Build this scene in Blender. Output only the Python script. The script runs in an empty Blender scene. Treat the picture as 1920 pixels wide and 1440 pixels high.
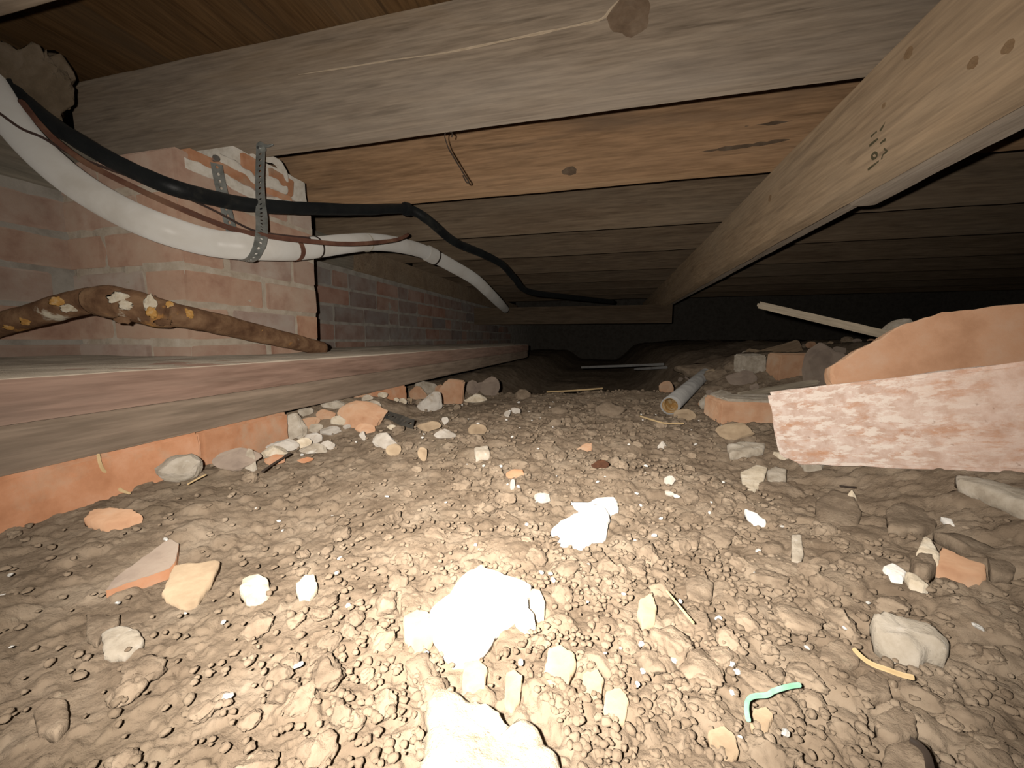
import bpy, bmesh, math, random
import numpy as np
from mathutils import Vector, Matrix

# ------------------------------------------------------------------ camera, light, exposure
F = 730.0                                   # focal length in pixels of the 1920 wide photograph
TH = math.atan(84 / F)                      # pitched down a little
PSI = math.atan(179 * math.cos(TH) / F)     # turned left of the girder's direction (+Y)
CH = 0.16                                   # lens height over the dirt
scn = bpy.context.scene
COL = scn.collection
cam = bpy.data.cameras.new('camera')
cam.sensor_width = 36.0
cam.lens = F / 1920 * 36.0
cam.clip_start = 0.005
camo = bpy.data.objects.new('camera', cam)
camo.location = (0, 0, CH)
camo.rotation_euler = (math.pi / 2 - TH, 0, PSI)
COL.objects.link(camo)
scn.camera = camo
scn.view_settings.view_transform = 'Standard'
scn.view_settings.look = 'None'
scn.view_settings.gamma = 1.0
scn.view_settings.use_curve_mapping = False
scn.view_settings.exposure = 0.0
w = bpy.data.worlds.new('world')
scn.world = w
w.use_nodes = True
w.node_tree.nodes['Background'].inputs[0].default_value = (0.02, 0.018, 0.015, 1)
w.node_tree.nodes['Background'].inputs[1].default_value = 0.02
sl = bpy.data.lights.new('flashlight', 'SPOT')
sl.energy = 21.5
sl.color = (1.0, 0.93, 0.84)
sl.spot_size = math.radians(151)
sl.spot_blend = 1.0
sl.shadow_soft_size = 0.004
slo = bpy.data.objects.new('flashlight', sl)
slo.location = (-0.024, -0.012, CH + 0.014)
slo.rotation_euler = (math.pi / 2 + math.radians(2), 0, PSI - math.radians(1))
COL.objects.link(slo)

random.seed(7)
RNG = np.random.default_rng(11)
R = math.radians


# ------------------------------------------------------------------ pixel -> point on a real plane
def ray(x, y):
    r = (x - 960) / F
    v = (720 - y) / F
    f = math.cos(TH) + math.sin(TH) * v
    u = v * math.cos(TH) - math.sin(TH)
    s, c = math.sin(PSI), math.cos(PSI)
    return Vector((-s * f + c * r, c * f + s * r, u))


O = Vector((0, 0, CH))
def P(x, y, t): return O + ray(x, y) * t
def PX(x, y, X): d = ray(x, y); return O + d * (X / d.x)
def PY(x, y, Y): d = ray(x, y); return O + d * (Y / d.y)
def PZ(x, y, Z): d = ray(x, y); return O + d * ((Z - CH) / d.z)


# ------------------------------------------------------------------ noise
def h3(i, j, k, seed):
    i = np.asarray(i).astype(np.int64); j = np.asarray(j).astype(np.int64); k = np.asarray(k).astype(np.int64)
    n = (i * 374761393 + j * 668265263 + k * 1274126177 + seed * 974711 + 1013904223) & 0xFFFFFFFF
    n = ((n ^ (n >> 13)) * 1103515245) & 0xFFFFFFFF
    n = ((n ^ (n >> 16)) * 2246822519) & 0xFFFFFFFF
    n = n ^ (n >> 15)
    return n / 4294967296.0


def vnoise(x, y, z, seed=0):
    x = np.asarray(x, float); y = np.asarray(y, float); z = np.asarray(z, float) + 0 * x
    xi, yi, zi = np.floor(x), np.floor(y), np.floor(z)
    fx, fy, fz = x - xi, y - yi, z - zi
    fx = fx * fx * (3 - 2 * fx); fy = fy * fy * (3 - 2 * fy); fz = fz * fz * (3 - 2 * fz)
    r = 0
    for a in (0, 1):
        for b in (0, 1):
            for c in (0, 1):
                r = r + h3(xi + a, yi + b, zi + c, seed) * (fx if a else 1 - fx) * (fy if b else 1 - fy) * (fz if c else 1 - fz)
    return r * 2 - 1


def ss(a, b, x):
    t = np.clip((np.asarray(x, float) - a) / (b - a), 0, 1)
    return t * t * (3 - 2 * t)


def ground(x, y):
    """smooth height of the dirt"""
    x = np.asarray(x, float); y = np.asarray(y, float)
    z = 0.012 * vnoise(x * 4, y * 4, 0, 3) + 0.006 * vnoise(x * 11, y * 11, 0, 4)
    z = z * ss(0.1, 0.5, np.hypot(x, y))
    z = z + 0.05 * ss(0.22, 0.36, x) * (1 - ss(0.55, 0.8, y))                      # right, under the big brick
    z = z + 0.105 * ss(0.16, 0.5, x) * ss(0.95, 1.4, y)                             # rubble mound far right
    z = z + 0.04 * ss(0.5, 0.85, x) * ss(0.5, 0.9, y)
    z = z - 0.13 * ss(1.16, 1.45, y) * (1 - ss(0.1, 0.4, x)) * ss(-0.62, -0.35, x)   # drop beyond the plank end
    z = z + 0.030 * ss(-0.36, -0.5, x) * ss(0.5, 0.6, y) * (1 - ss(0.72, 0.84, y))    # rubble under the planks
    return z


def gz(x, y): return float(ground(np.array([x]), np.array([y]))[0])


TS = np.geomspace(0.1, 6.0, 700)
def PG(x, y, dz=0.0):
    """pixel -> the first point where its line of sight meets the dirt"""
    d = ray(x, y)
    h = CH + d.z * TS - ground(d.x * TS, d.y * TS) - dz
    k = int(np.argmax(h < 0))
    if h[k] >= 0:
        return O + d * 2.2
    t = TS[k - 1] + (TS[k] - TS[k - 1]) * h[k - 1] / (h[k - 1] - h[k])
    return O + d * float(t)


def domes(x, y, s, seed, pres, hk):
    ci, cj = np.floor(x / s), np.floor(y / s)
    out = np.zeros_like(x)
    for a in (-1, 0, 1):
        for b in (-1, 0, 1):
            i, j = ci + a, cj + b
            px = (i + h3(i, j, 0, seed)) * s
            py = (j + h3(i, j, 1, seed)) * s
            r = s * (0.28 + 0.38 * h3(i, j, 2, seed))
            on = h3(i, j, 3, seed) < pres
            an = h3(i, j, 4, seed) * 3.14
            el = 1 + 0.5 * h3(i, j, 5, seed)
            dx, dy = x - px, y - py
            u = dx * np.cos(an) + dy * np.sin(an)
            v = (-dx * np.sin(an) + dy * np.cos(an)) * el
            q = np.clip(1 - (u * u + v * v) / (r * r), 0, 1)
            out = np.maximum(out, np.where(on, r * hk * np.sqrt(q), 0))
    return out


# ------------------------------------------------------------------ materials
def new_mat(name):
    m = bpy.data.materials.new(name)
    m.use_nodes = True
    nt = m.node_tree
    for n in list(nt.nodes):
        nt.nodes.remove(n)
    out = nt.nodes.new('ShaderNodeOutputMaterial')
    b = nt.nodes.new('ShaderNodeBsdfPrincipled')
    nt.links.new(b.outputs[0], out.inputs[0])
    b.inputs['Diffuse Roughness'].default_value = 1.0      # dry dust scatters light back
    return m, nt, b


def c4(c): return (c[0], c[1], c[2], 1.0)


class Nt:
    def __init__(s, nt): s.nt = nt
    def n(s, t, **kw):
        x = s.nt.nodes.new(t)
        for k, v in kw.items(): setattr(x, k, v)
        return x
    def l(s, a, b): s.nt.links.new(a, b)
    def coords(s, stretch, rnd=True, world=False):
        g = s.n('ShaderNodeTexCoord')
        v = g.outputs['Object']
        if rnd:
            oi = s.n('ShaderNodeObjectInfo')
            mm = s.n('ShaderNodeMath', operation='MULTIPLY'); mm.inputs[1].default_value = 37.0
            s.l(oi.outputs['Random'], mm.inputs[0])
            ad = s.n('ShaderNodeVectorMath', operation='ADD')
            s.l(v, ad.inputs[0]); s.l(mm.outputs[0], ad.inputs[1]); v = ad.outputs[0]
        mp = s.n('ShaderNodeMapping'); mp.inputs['Scale'].default_value = stretch
        s.l(v, mp.inputs[0])
        return mp.outputs[0]
    def noise(s, v, scale, detail=4, rough=0.55, dist=0.0):
        x = s.n('ShaderNodeTexNoise')
        x.inputs['Scale'].default_value = scale; x.inputs['Detail'].default_value = detail
        x.inputs['Roughness'].default_value = rough; x.inputs['Distortion'].default_value = dist
        s.l(v, x.inputs['Vector'])
        return x.outputs['Fac']
    def ramp(s, f, stops):
        x = s.n('ShaderNodeValToRGB')
        e = x.color_ramp.elements
        while len(e) < len(stops): e.new(0.5)
        for k, (p, c) in enumerate(stops):
            e[k].position = p; e[k].color = c4(c) if not isinstance(c, (int, float)) else (c, c, c, 1)
        s.l(f, x.inputs[0])
        return x.outputs[0]
    def mix(s, f, a, b, mode='MIX'):
        x = s.n('ShaderNodeMixRGB', blend_type=mode)
        for k, q in ((0, f), (1, a), (2, b)):
            if isinstance(q, (int, float)): x.inputs[k].default_value = q
            elif isinstance(q, tuple): x.inputs[k].default_value = c4(q)
            else: s.l(q, x.inputs[k])
        return x.outputs[0]
    def bump(s, h, dist, strength, bs):
        x = s.n('ShaderNodeBump'); x.inputs['Distance'].default_value = dist; x.inputs['Strength'].default_value = strength
        s.l(h, x.inputs['Height']); s.l(x.outputs[0], bs.inputs['Normal'])


def M(name, cols, scale=20, detail=5, rough=0.9, bump=0.002, stretch=(1, 1, 1), rnd=0.0, spots=(), spec=0.2, metal=0.0, hue=None, bs=None, pos=False):
    """mottled surface: colour ramp over noise, extra patches (colour, scale, from, to), fine relief, per-object brightness"""
    m, nt, b = new_mat(name)
    q = Nt(nt)
    v = q.n('ShaderNodeNewGeometry').outputs['Position'] if pos else q.coords(stretch)
    f = q.noise(v, scale, detail, 0.6)
    k = len(cols)
    col = q.ramp(f, [(0.32 + 0.36 * i / max(1, k - 1), c) for i, c in enumerate(cols)])
    for (sc, ssc, lo, hi) in spots:
        g = q.noise(v, ssc, 6, 0.65, 0.3)
        g = q.ramp(g, [(lo, 0.0), (hi, 1.0)])
        col = q.mix(g, col, sc)
    if hue is not None:
        oi = q.n('ShaderNodeObjectInfo')
        g = q.ramp(oi.outputs['Random'], [(i / max(1, len(hue) - 1), c) for i, c in enumerate(hue)])
        col = q.mix(1.0, col, g, 'MULTIPLY')
    if rnd:
        oi = q.n('ShaderNodeObjectInfo')
        mr = q.n('ShaderNodeMapRange')
        mr.inputs['To Min'].default_value = 1 - rnd; mr.inputs['To Max'].default_value = 1 + rnd
        q.l(oi.outputs['Random'], mr.inputs[0])
        hs = q.n('ShaderNodeHueSaturation')
        q.l(mr.outputs[0], hs.inputs['Value']); q.l(col, hs.inputs['Color'])
        col = hs.outputs[0]
    q.l(col, b.inputs['Base Color'])
    b.inputs['Roughness'].default_value = rough
    b.inputs['Specular IOR Level'].default_value = spec
    b.inputs['Metallic'].default_value = metal
    if bump:
        hgt = q.noise(v, bs or scale * 4, 6, 0.7)
        q.bump(hgt, bump, 0.8, b)
    return m


def wood(name, axis, dark, mid, light, stain=(0.10, 0.075, 0.05), stain_amt=0.6, dust=(0.30, 0.25, 0.19), dust_amt=0.35, grain=26.0):
    m, nt, b = new_mat(name)
    q = Nt(nt)
    st = [1, 1, 1]; st['XYZ'.index(axis)] = 0.07
    v = q.coords(tuple(st))
    g1 = q.noise(v, grain, 6, 0.6, 0.6)
    col = q.ramp(g1, [(0.30, dark), (0.5, mid), (0.70, light)])
    fine = q.noise(v, grain * 6, 3, 0.6)
    col = q.mix(0.45, col, q.ramp(fine, [(0.32, tuple(c * 0.42 for c in mid)), (0.66, tuple(c * 1.1 for c in light))]))
    streak = q.ramp(q.noise(v, grain * 2.2, 4, 0.6, 0.3), [(0.30, 0.55), (0.42, 0.0)])
    col = q.mix(streak, col, tuple(c * 0.5 for c in dark))
    st2 = [1, 1, 1]; st2['XYZ'.index(axis)] = 0.25
    v2 = q.coords(tuple(st2))
    g2 = q.ramp(q.noise(v2, 7, 4, 0.6, 0.8), [(0.52, 0.0), (0.72, stain_amt)])
    col = q.mix(g2, col, stain)
    g3 = q.ramp(q.noise(v2, 4.3, 5, 0.65), [(0.45, 0.0), (0.7, dust_amt)])
    col = q.mix(g3, col, dust)
    q.l(col, b.inputs['Base Color'])
    b.inputs['Roughness'].default_value = 0.85
    b.inputs['Specular IOR Level'].default_value = 0.2
    q.bump(fine, 0.0012, 0.7, b)
    return m


SOIL = (0.33, 0.235, 0.15)
MAT = {}
MAT['soil'] = M('soil', [(0.195, 0.144, 0.10), (0.295, 0.225, 0.16), (0.385, 0.305, 0.226)], 26, 10, 1.0, 0.004, bs=330, pos=True, spec=0.05,
                spots=[((0.20, 0.155, 0.105), 5.0, 0.55, 0.8), ((0.38, 0.31, 0.225), 160, 0.62, 0.72)])
MAT['clod'] = M('clod', [(0.21, 0.158, 0.112), (0.30, 0.23, 0.165), (0.385, 0.303, 0.222)], 70, 8, 1.0, 0.004, bs=330, pos=True, rnd=0.13, spec=0.05,
                spots=[((0.40, 0.33, 0.24), 140, 0.62, 0.75)])
MAT['white'] = M('white_mortar', [(0.70, 0.66, 0.60), (0.84, 0.81, 0.76), (0.88, 0.86, 0.82)], 60, 5, 0.95, 0.0012, bs=350, spec=0.1,
                 spots=[((0.50, 0.40, 0.29), 45, 0.60, 0.72)])
MAT['offwhite'] = M('dusty_white_stone', [(0.44, 0.39, 0.33), (0.56, 0.51, 0.45), (0.64, 0.60, 0.54)], 50, 6, 0.95, 0.0015, bs=350, spec=0.1, rnd=0.1, spots=[((0.40, 0.32, 0.235), 40, 0.56, 0.70)])
MAT['pale_crumb'] = M('crumbly_mortar', [(0.40, 0.33, 0.245), (0.56, 0.48, 0.37), (0.66, 0.58, 0.47)], 120, 8, 0.95, 0.006, bs=260, spec=0.1)
MAT['cream'] = M('cream_mortar', [(0.50, 0.42, 0.31), (0.66, 0.57, 0.44), (0.76, 0.69, 0.57)], 70, 6, 0.95, 0.0015, bs=350, spec=0.1, rnd=0.1)
MAT['grey'] = M('grey_concrete', [(0.34, 0.285, 0.22), (0.47, 0.41, 0.33), (0.58, 0.52, 0.44)], 55, 6, 0.95, 0.0015, bs=350, rnd=0.12, spec=0.1,
                spots=[((0.62, 0.58, 0.52), 90, 0.60, 0.70)])
MAT['tan'] = M('tan_stone', [(0.30, 0.22, 0.145), (0.40, 0.30, 0.20), (0.48, 0.37, 0.25)], 40, 6, 0.95, 0.001, rnd=0.12, spec=0.1)
MAT['terra'] = M('terracotta', [(0.42, 0.20, 0.105), (0.51, 0.26, 0.145), (0.56, 0.32, 0.20)], 30, 5, 0.9, 0.0008, rnd=0.15, spec=0.12,
                 spots=[((0.46, 0.34, 0.24), 18, 0.52, 0.75)])
MAT['dusty_terra'] = M('dusty_terracotta', [(0.50, 0.285, 0.17), (0.585, 0.36, 0.225), (0.60, 0.42, 0.29)], 30, 5, 0.95, 0.0008, rnd=0.12, spec=0.1)
MAT['pale_terra'] = M('pale_terracotta', [(0.58, 0.335, 0.20), (0.68, 0.42, 0.265), (0.70, 0.48, 0.335)], 22, 6, 0.95, 0.0008, bs=300, spec=0.1)
MAT['brick'] = M('wall_brick', [(0.40, 0.27, 0.21), (0.49, 0.36, 0.285), (0.54, 0.44, 0.36)], 22, 6, 0.95, 0.0015, spec=0.08,
                 spots=[((0.51, 0.41, 0.33), 9, 0.46, 0.66)],
                 hue=[(0.82, 0.80, 0.82), (1.05, 0.92, 0.84), (0.95, 1.0, 1.04), (1.12, 0.90, 0.74), (0.92, 0.95, 1.0)])
MAT['hazed_brick'] = M('haze_grey_brick', [(0.30, 0.22, 0.18), (0.38, 0.29, 0.24), (0.43, 0.36, 0.31)], 18, 6, 0.95, 0.0015, spec=0.08,  # far wall brick, its grey wash painting in the milky haze
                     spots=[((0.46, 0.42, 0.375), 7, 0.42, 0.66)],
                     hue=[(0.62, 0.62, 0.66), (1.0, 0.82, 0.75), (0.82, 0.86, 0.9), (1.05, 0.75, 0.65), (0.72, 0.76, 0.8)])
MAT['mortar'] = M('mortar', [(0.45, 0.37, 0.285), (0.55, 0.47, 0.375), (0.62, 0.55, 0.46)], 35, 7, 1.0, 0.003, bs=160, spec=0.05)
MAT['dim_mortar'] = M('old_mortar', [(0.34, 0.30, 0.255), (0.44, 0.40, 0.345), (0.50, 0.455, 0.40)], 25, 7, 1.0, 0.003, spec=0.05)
MAT['ledge'] = M('dusty_ledge', [(0.33, 0.275, 0.215), (0.40, 0.34, 0.27), (0.46, 0.395, 0.32)], 12, 6, 1.0, 0.001, bs=200, spec=0.05)
MAT['white_smear'] = M('white_smear', [(0.60, 0.54, 0.46), (0.70, 0.65, 0.57), (0.75, 0.70, 0.63)], 60, 5, 1.0, 0.002, spec=0.05)
MAT['joist_grey'] = wood('weathered_joist', 'X', (0.20, 0.148, 0.105), (0.285, 0.22, 0.16), (0.35, 0.28, 0.21), stain=(0.27, 0.18, 0.10), stain_amt=0.5, dust=(0.33, 0.285, 0.24), dust_amt=0.45)
MAT['joist_orange'] = wood('orange_joist', 'X', (0.33, 0.195, 0.10), (0.47, 0.285, 0.155), (0.56, 0.36, 0.21), stain=(0.22, 0.15, 0.10), stain_amt=0.7, dust=(0.47, 0.33, 0.21), dust_amt=0.3)
MAT['joist_dusty'] = wood('dusty_joist', 'X', (0.26, 0.175, 0.11), (0.36, 0.26, 0.17), (0.44, 0.33, 0.225), stain=(0.22, 0.145, 0.09), stain_amt=0.6)
MAT['girder'] = wood('girder_wood', 'Y', (0.30, 0.20, 0.12), (0.39, 0.27, 0.165), (0.46, 0.33, 0.21), stain=(0.28, 0.20, 0.13), stain_amt=0.5, dust=(0.42, 0.34, 0.25), dust_amt=0.3)
MAT['girder_back'] = wood('girder_back_wood', 'Y', (0.26, 0.20, 0.15), (0.34, 0.27, 0.21), (0.42, 0.35, 0.28), stain=(0.19, 0.14, 0.10))
MAT['plank'] = wood('plank_wood', 'Y', (0.18, 0.108, 0.078), (0.24, 0.15, 0.112), (0.29, 0.195, 0.15), stain=(0.25, 0.19, 0.145), stain_amt=0.4, dust=(0.29, 0.225, 0.18), dust_amt=0.4)
MAT['plank_low'] = wood('lower_plank_wood', 'Y', (0.16, 0.115, 0.083), (0.215, 0.158, 0.115), (0.27, 0.205, 0.155), stain=(0.14, 0.10, 0.075), stain_amt=0.5, dust=(0.29, 0.24, 0.185), dust_amt=0.45)
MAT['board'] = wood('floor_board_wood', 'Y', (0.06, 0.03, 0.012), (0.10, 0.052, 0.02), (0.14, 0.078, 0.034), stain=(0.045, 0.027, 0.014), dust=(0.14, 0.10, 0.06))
MAT['sill'] = wood('sill_wood', 'Y', (0.20, 0.175, 0.13), (0.28, 0.25, 0.195), (0.33, 0.29, 0.23), stain=(0.24, 0.17, 0.12), stain_amt=0.4)
MAT['lath'] = wood('lath_wood', 'X', (0.42, 0.34, 0.24), (0.52, 0.44, 0.33), (0.60, 0.52, 0.41))
MAT['knot'] = M('knot', [(0.12, 0.08, 0.05), (0.17, 0.115, 0.075), (0.22, 0.16, 0.11)], 28, 5, 0.85, 0.001)
MAT['pale_knot'] = M('pale_knot', [(0.24, 0.15, 0.08), (0.30, 0.20, 0.115)], 60, 5, 0.85, 0.001)
MAT['sliver'] = M('sliver', [(0.42, 0.33, 0.23), (0.52, 0.42, 0.31)], 60, 4, 0.9, 0.0)
MAT['pvc'] = M('white_pvc', [(0.62, 0.58, 0.52), (0.72, 0.69, 0.64), (0.76, 0.74, 0.70)], 9, 5, 0.45, 0.0, spec=0.4)
MAT['pvc_mark'] = M('pvc_stain', [(0.42, 0.38, 0.30), (0.52, 0.47, 0.38)], 30, 4, 0.6, 0.0)
MAT['hose'] = M('black_hose', [(0.012, 0.013, 0.014), (0.02, 0.022, 0.022)], 20, 4, 0.5, 0.0008, spec=0.3, spots=[((0.05, 0.048, 0.04), 12, 0.6, 0.8)])
MAT['brown_cable'] = M('brown_cable', [(0.10, 0.045, 0.032), (0.155, 0.072, 0.048), (0.22, 0.12, 0.075)], 20, 4, 0.7, 0.0005)
MAT['dark_cable'] = M('dark_cable', [(0.05, 0.032, 0.028), (0.09, 0.055, 0.045)], 20, 4, 0.7, 0.0)
MAT['strap'] = M('galvanised_strap', [(0.24, 0.25, 0.23), (0.36, 0.37, 0.345), (0.44, 0.45, 0.42)], 50, 4, 0.5, 0.0005, metal=0.6, spec=0.5)
MAT['strap_dark'] = M('dull_strap', [(0.05, 0.047, 0.042), (0.10, 0.09, 0.075)], 60, 4, 0.7, 0.0005, metal=0.3)
MAT['screw'] = M('bright_screw', [(0.55, 0.56, 0.55), (0.75, 0.76, 0.75)], 40, 3, 0.3, 0.0, metal=0.9, spec=0.5)
MAT['rust'] = M('rusty_pipe', [(0.11, 0.055, 0.03), (0.20, 0.11, 0.06), (0.30, 0.18, 0.10)], 35, 7, 0.9, 0.004, spec=0.2,
                spots=[((0.46, 0.23, 0.07), 22, 0.60, 0.68), ((0.62, 0.55, 0.43), 13, 0.635, 0.69)])
MAT['lime'] = M('lime_crust', [(0.50, 0.40, 0.28), (0.66, 0.58, 0.45), (0.74, 0.68, 0.56)], 90, 6, 1.0, 0.002, bs=300)
MAT['lime_yellow'] = M('yellow_crust', [(0.42, 0.21, 0.06), (0.58, 0.33, 0.10), (0.62, 0.47, 0.28)], 90, 6, 1.0, 0.002, bs=300)
MAT['iron'] = M('grey_iron_pipe', [(0.26, 0.25, 0.24), (0.36, 0.35, 0.335), (0.43, 0.42, 0.40)], 25, 5, 0.8, 0.001)
MAT['iron_in'] = M('rust_inside', [(0.16, 0.08, 0.03), (0.32, 0.18, 0.06), (0.45, 0.35, 0.22)], 45, 6, 0.9, 0.001)
MAT['wire'] = M('dark_wire', [(0.035, 0.025, 0.02), (0.06, 0.045, 0.035)], 40, 3, 0.7, 0.0)
MAT['ink'] = M('ink', [(0.075, 0.065, 0.035), (0.12, 0.10, 0.06)], 200, 3, 0.9, 0.0)
MAT['straw'] = M('straw', [(0.46, 0.33, 0.17), (0.58, 0.44, 0.25)], 60, 3, 0.9, 0.0)
MAT['green'] = M('green_string', [(0.16, 0.36, 0.24), (0.30, 0.52, 0.38)], 90, 3, 0.8, 0.0)
MAT['leaf'] = M('dead_leaf', [(0.07, 0.03, 0.018), (0.12, 0.055, 0.03)], 90, 3, 0.8, 0.0005)
MAT['slate'] = M('grey_slate', [(0.27, 0.21, 0.17), (0.35, 0.275, 0.22), (0.38, 0.31, 0.25)], 25, 5, 0.9, 0.0006)
MAT['dust'] = M('dust_flake', [(0.55, 0.5, 0.42), (0.7, 0.65, 0.58)], 40, 2, 1.0, 0.0)
MAT['foam'] = M('foam_lump', [(0.13, 0.095, 0.06), (0.20, 0.15, 0.10), (0.28, 0.22, 0.16)], 14, 7, 1.0, 0.006)


def whitewashed():
    m, nt, b = new_mat('mortar_washed_brick')
    q = Nt(nt)
    v = q.coords((1, 1, 1), rnd=False)
    base = q.ramp(q.noise(v, 40, 6, 0.6), [(0.3, (0.50, 0.27, 0.165)), (0.55, (0.58, 0.345, 0.225)), (0.72, (0.61, 0.40, 0.285))])
    vs = q.coords((0.55, 1, 1.6), rnd=False)
    wash = q.ramp(q.noise(vs, 34, 10, 0.78, 0.4), [(0.36, 0.0), (0.50, 0.95)])
    sx = q.n('ShaderNodeSeparateXYZ'); tc = q.n('ShaderNodeTexCoord'); q.l(tc.outputs['Object'], sx.inputs[0])
    gx = q.ramp(sx.outputs[0], [(0.0, 1.0), (0.21, 0.62)])
    fx = q.n('ShaderNodeMath', operation='MULTIPLY'); q.l(wash, fx.inputs[0]); q.l(gx, fx.inputs[1])
    wc = q.ramp(q.noise(v, 70, 5, 0.6), [(0.35, (0.58, 0.43, 0.35)), (0.6, (0.72, 0.60, 0.53))])
    col = q.mix(fx.outputs[0], base, wc)
    fl = q.ramp(q.noise(vs, 95, 6, 0.7), [(0.50, 0.0), (0.56, 1.0)])
    gl = q.ramp(sx.outputs[0], [(0.0, 1.0), (0.0, 1.0)]) if False else q.ramp(sx.outputs[0], [(-0.0, 0.85), (0.10, 0.12)])
    ff = q.n('ShaderNodeMath', operation='MULTIPLY'); q.l(fl, ff.inputs[0]); q.l(gl, ff.inputs[1])
    col = q.mix(ff.outputs[0], col, (0.79, 0.71, 0.64))
    dk = q.ramp(q.noise(v, 130, 3, 0.6), [(0.68, 0.0), (0.74, 0.5)])
    col = q.mix(dk, col, (0.30, 0.17, 0.11))
    q.l(col, b.inputs['Base Color'])
    b.inputs['Roughness'].default_value = 0.95
    b.inputs['Specular IOR Level'].default_value = 0.08
    q.bump(q.noise(v, 150, 6, 0.7), 0.002, 0.8, b)
    return m


MAT['washed'] = whitewashed()


# ------------------------------------------------------------------ mesh helpers
def link(name, me, mat=None, parent=None, loc=(0, 0, 0), rot=(0, 0, 0)):
    o = bpy.data.objects.new(name, me)
    if mat is not None and me is not None and len(me.materials) == 0:
        me.materials.append(MAT[mat] if isinstance(mat, str) else mat)
    o.location = loc
    o.rotation_euler = rot
    if parent is not None:
        o.parent = parent
    COL.objects.link(o)
    return o


def tag(o, label=None, cat=None, group=None, kind=None):
    if label: o['label'] = label
    if cat: o['category'] = cat
    if group: o['group'] = group
    if kind: o['kind'] = kind
    return o


def empty(name, loc=(0, 0, 0)):
    return link(name, None, loc=loc)


def mesh(name, verts, faces, smooth=False):
    me = bpy.data.meshes.new(name)
    me.from_pydata([tuple(map(float, v)) for v in verts], [], [tuple(int(i) for i in f) for f in faces])
    me.update()
    if smooth:
        me.polygons.foreach_set('use_smooth', [True] * len(me.polygons))
    return me


ICO = {}
def ico(n):
    if n not in ICO:
        bm = bmesh.new()
        bmesh.ops.create_icosphere(bm, subdivisions=n, radius=1.0)
        ICO[n] = (np.array([v.co[:] for v in bm.verts]), np.array([[v.index for v in f.verts] for f in bm.faces]))
        bm.free()
    return ICO[n]


def rock_pts(n, seed, planes=9, cut=(0.55, 0.85), rough=0.08, freq=2.5):
    v, f = ico(n)
    r = np.random.default_rng(seed)
    p = v.copy()
    for _ in range(planes):
        nn = r.normal(size=3); nn /= np.linalg.norm(nn)
        d = r.uniform(*cut)
        q = p @ nn - d
        p = p - np.clip(q, 0, None)[:, None] * nn
    s = r.uniform(0, 50)
    dn = vnoise(v[:, 0] * freq + s, v[:, 1] * freq, v[:, 2] * freq, seed % 97) * rough
    dn = dn + vnoise(v[:, 0] * freq * 3 + s, v[:, 1] * freq * 3, v[:, 2] * freq * 3, seed % 97 + 1) * rough * 0.5
    dn = dn + vnoise(v[:, 0] * freq * 7 + s, v[:, 1] * freq * 7, v[:, 2] * freq * 7, seed % 97 + 2) * rough * 0.28
    p = p + v * dn[:, None]
    lo, hi = p.min(0), p.max(0)
    return (p - (lo + hi) / 2) / (hi - lo) * 2, f


def rock(name, pos, dims, mat, seed, rotz=0.0, parent=None, n=3, planes=9, rough=0.08, tilt=(0, 0), sink=0.25):
    p, f = rock_pts(n, seed, planes, rough=rough)
    p = p * np.array(dims) / 2
    me = mesh(name, p, f, smooth=planes < 7)
    return link(name, me, mat, parent, (pos[0], pos[1], pos[2] + dims[2] * (0.5 - sink)), (tilt[0], tilt[1], rotz))


def resample(poly, n):
    pts = np.array(poly, float)
    nx = np.roll(pts, -1, 0)
    seg = np.hypot(*(nx - pts).T[:2])
    cum = np.concatenate([[0], np.cumsum(seg)])
    out = []
    for t in np.linspace(0, cum[-1], n, endpoint=False):
        i = min(len(pts) - 1, np.searchsorted(cum, t, 'right') - 1)
        a = (t - cum[i]) / max(seg[i], 1e-9)
        out.append(pts[i] * (1 - a) + nx[i] * a)
    return np.array(out)


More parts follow.
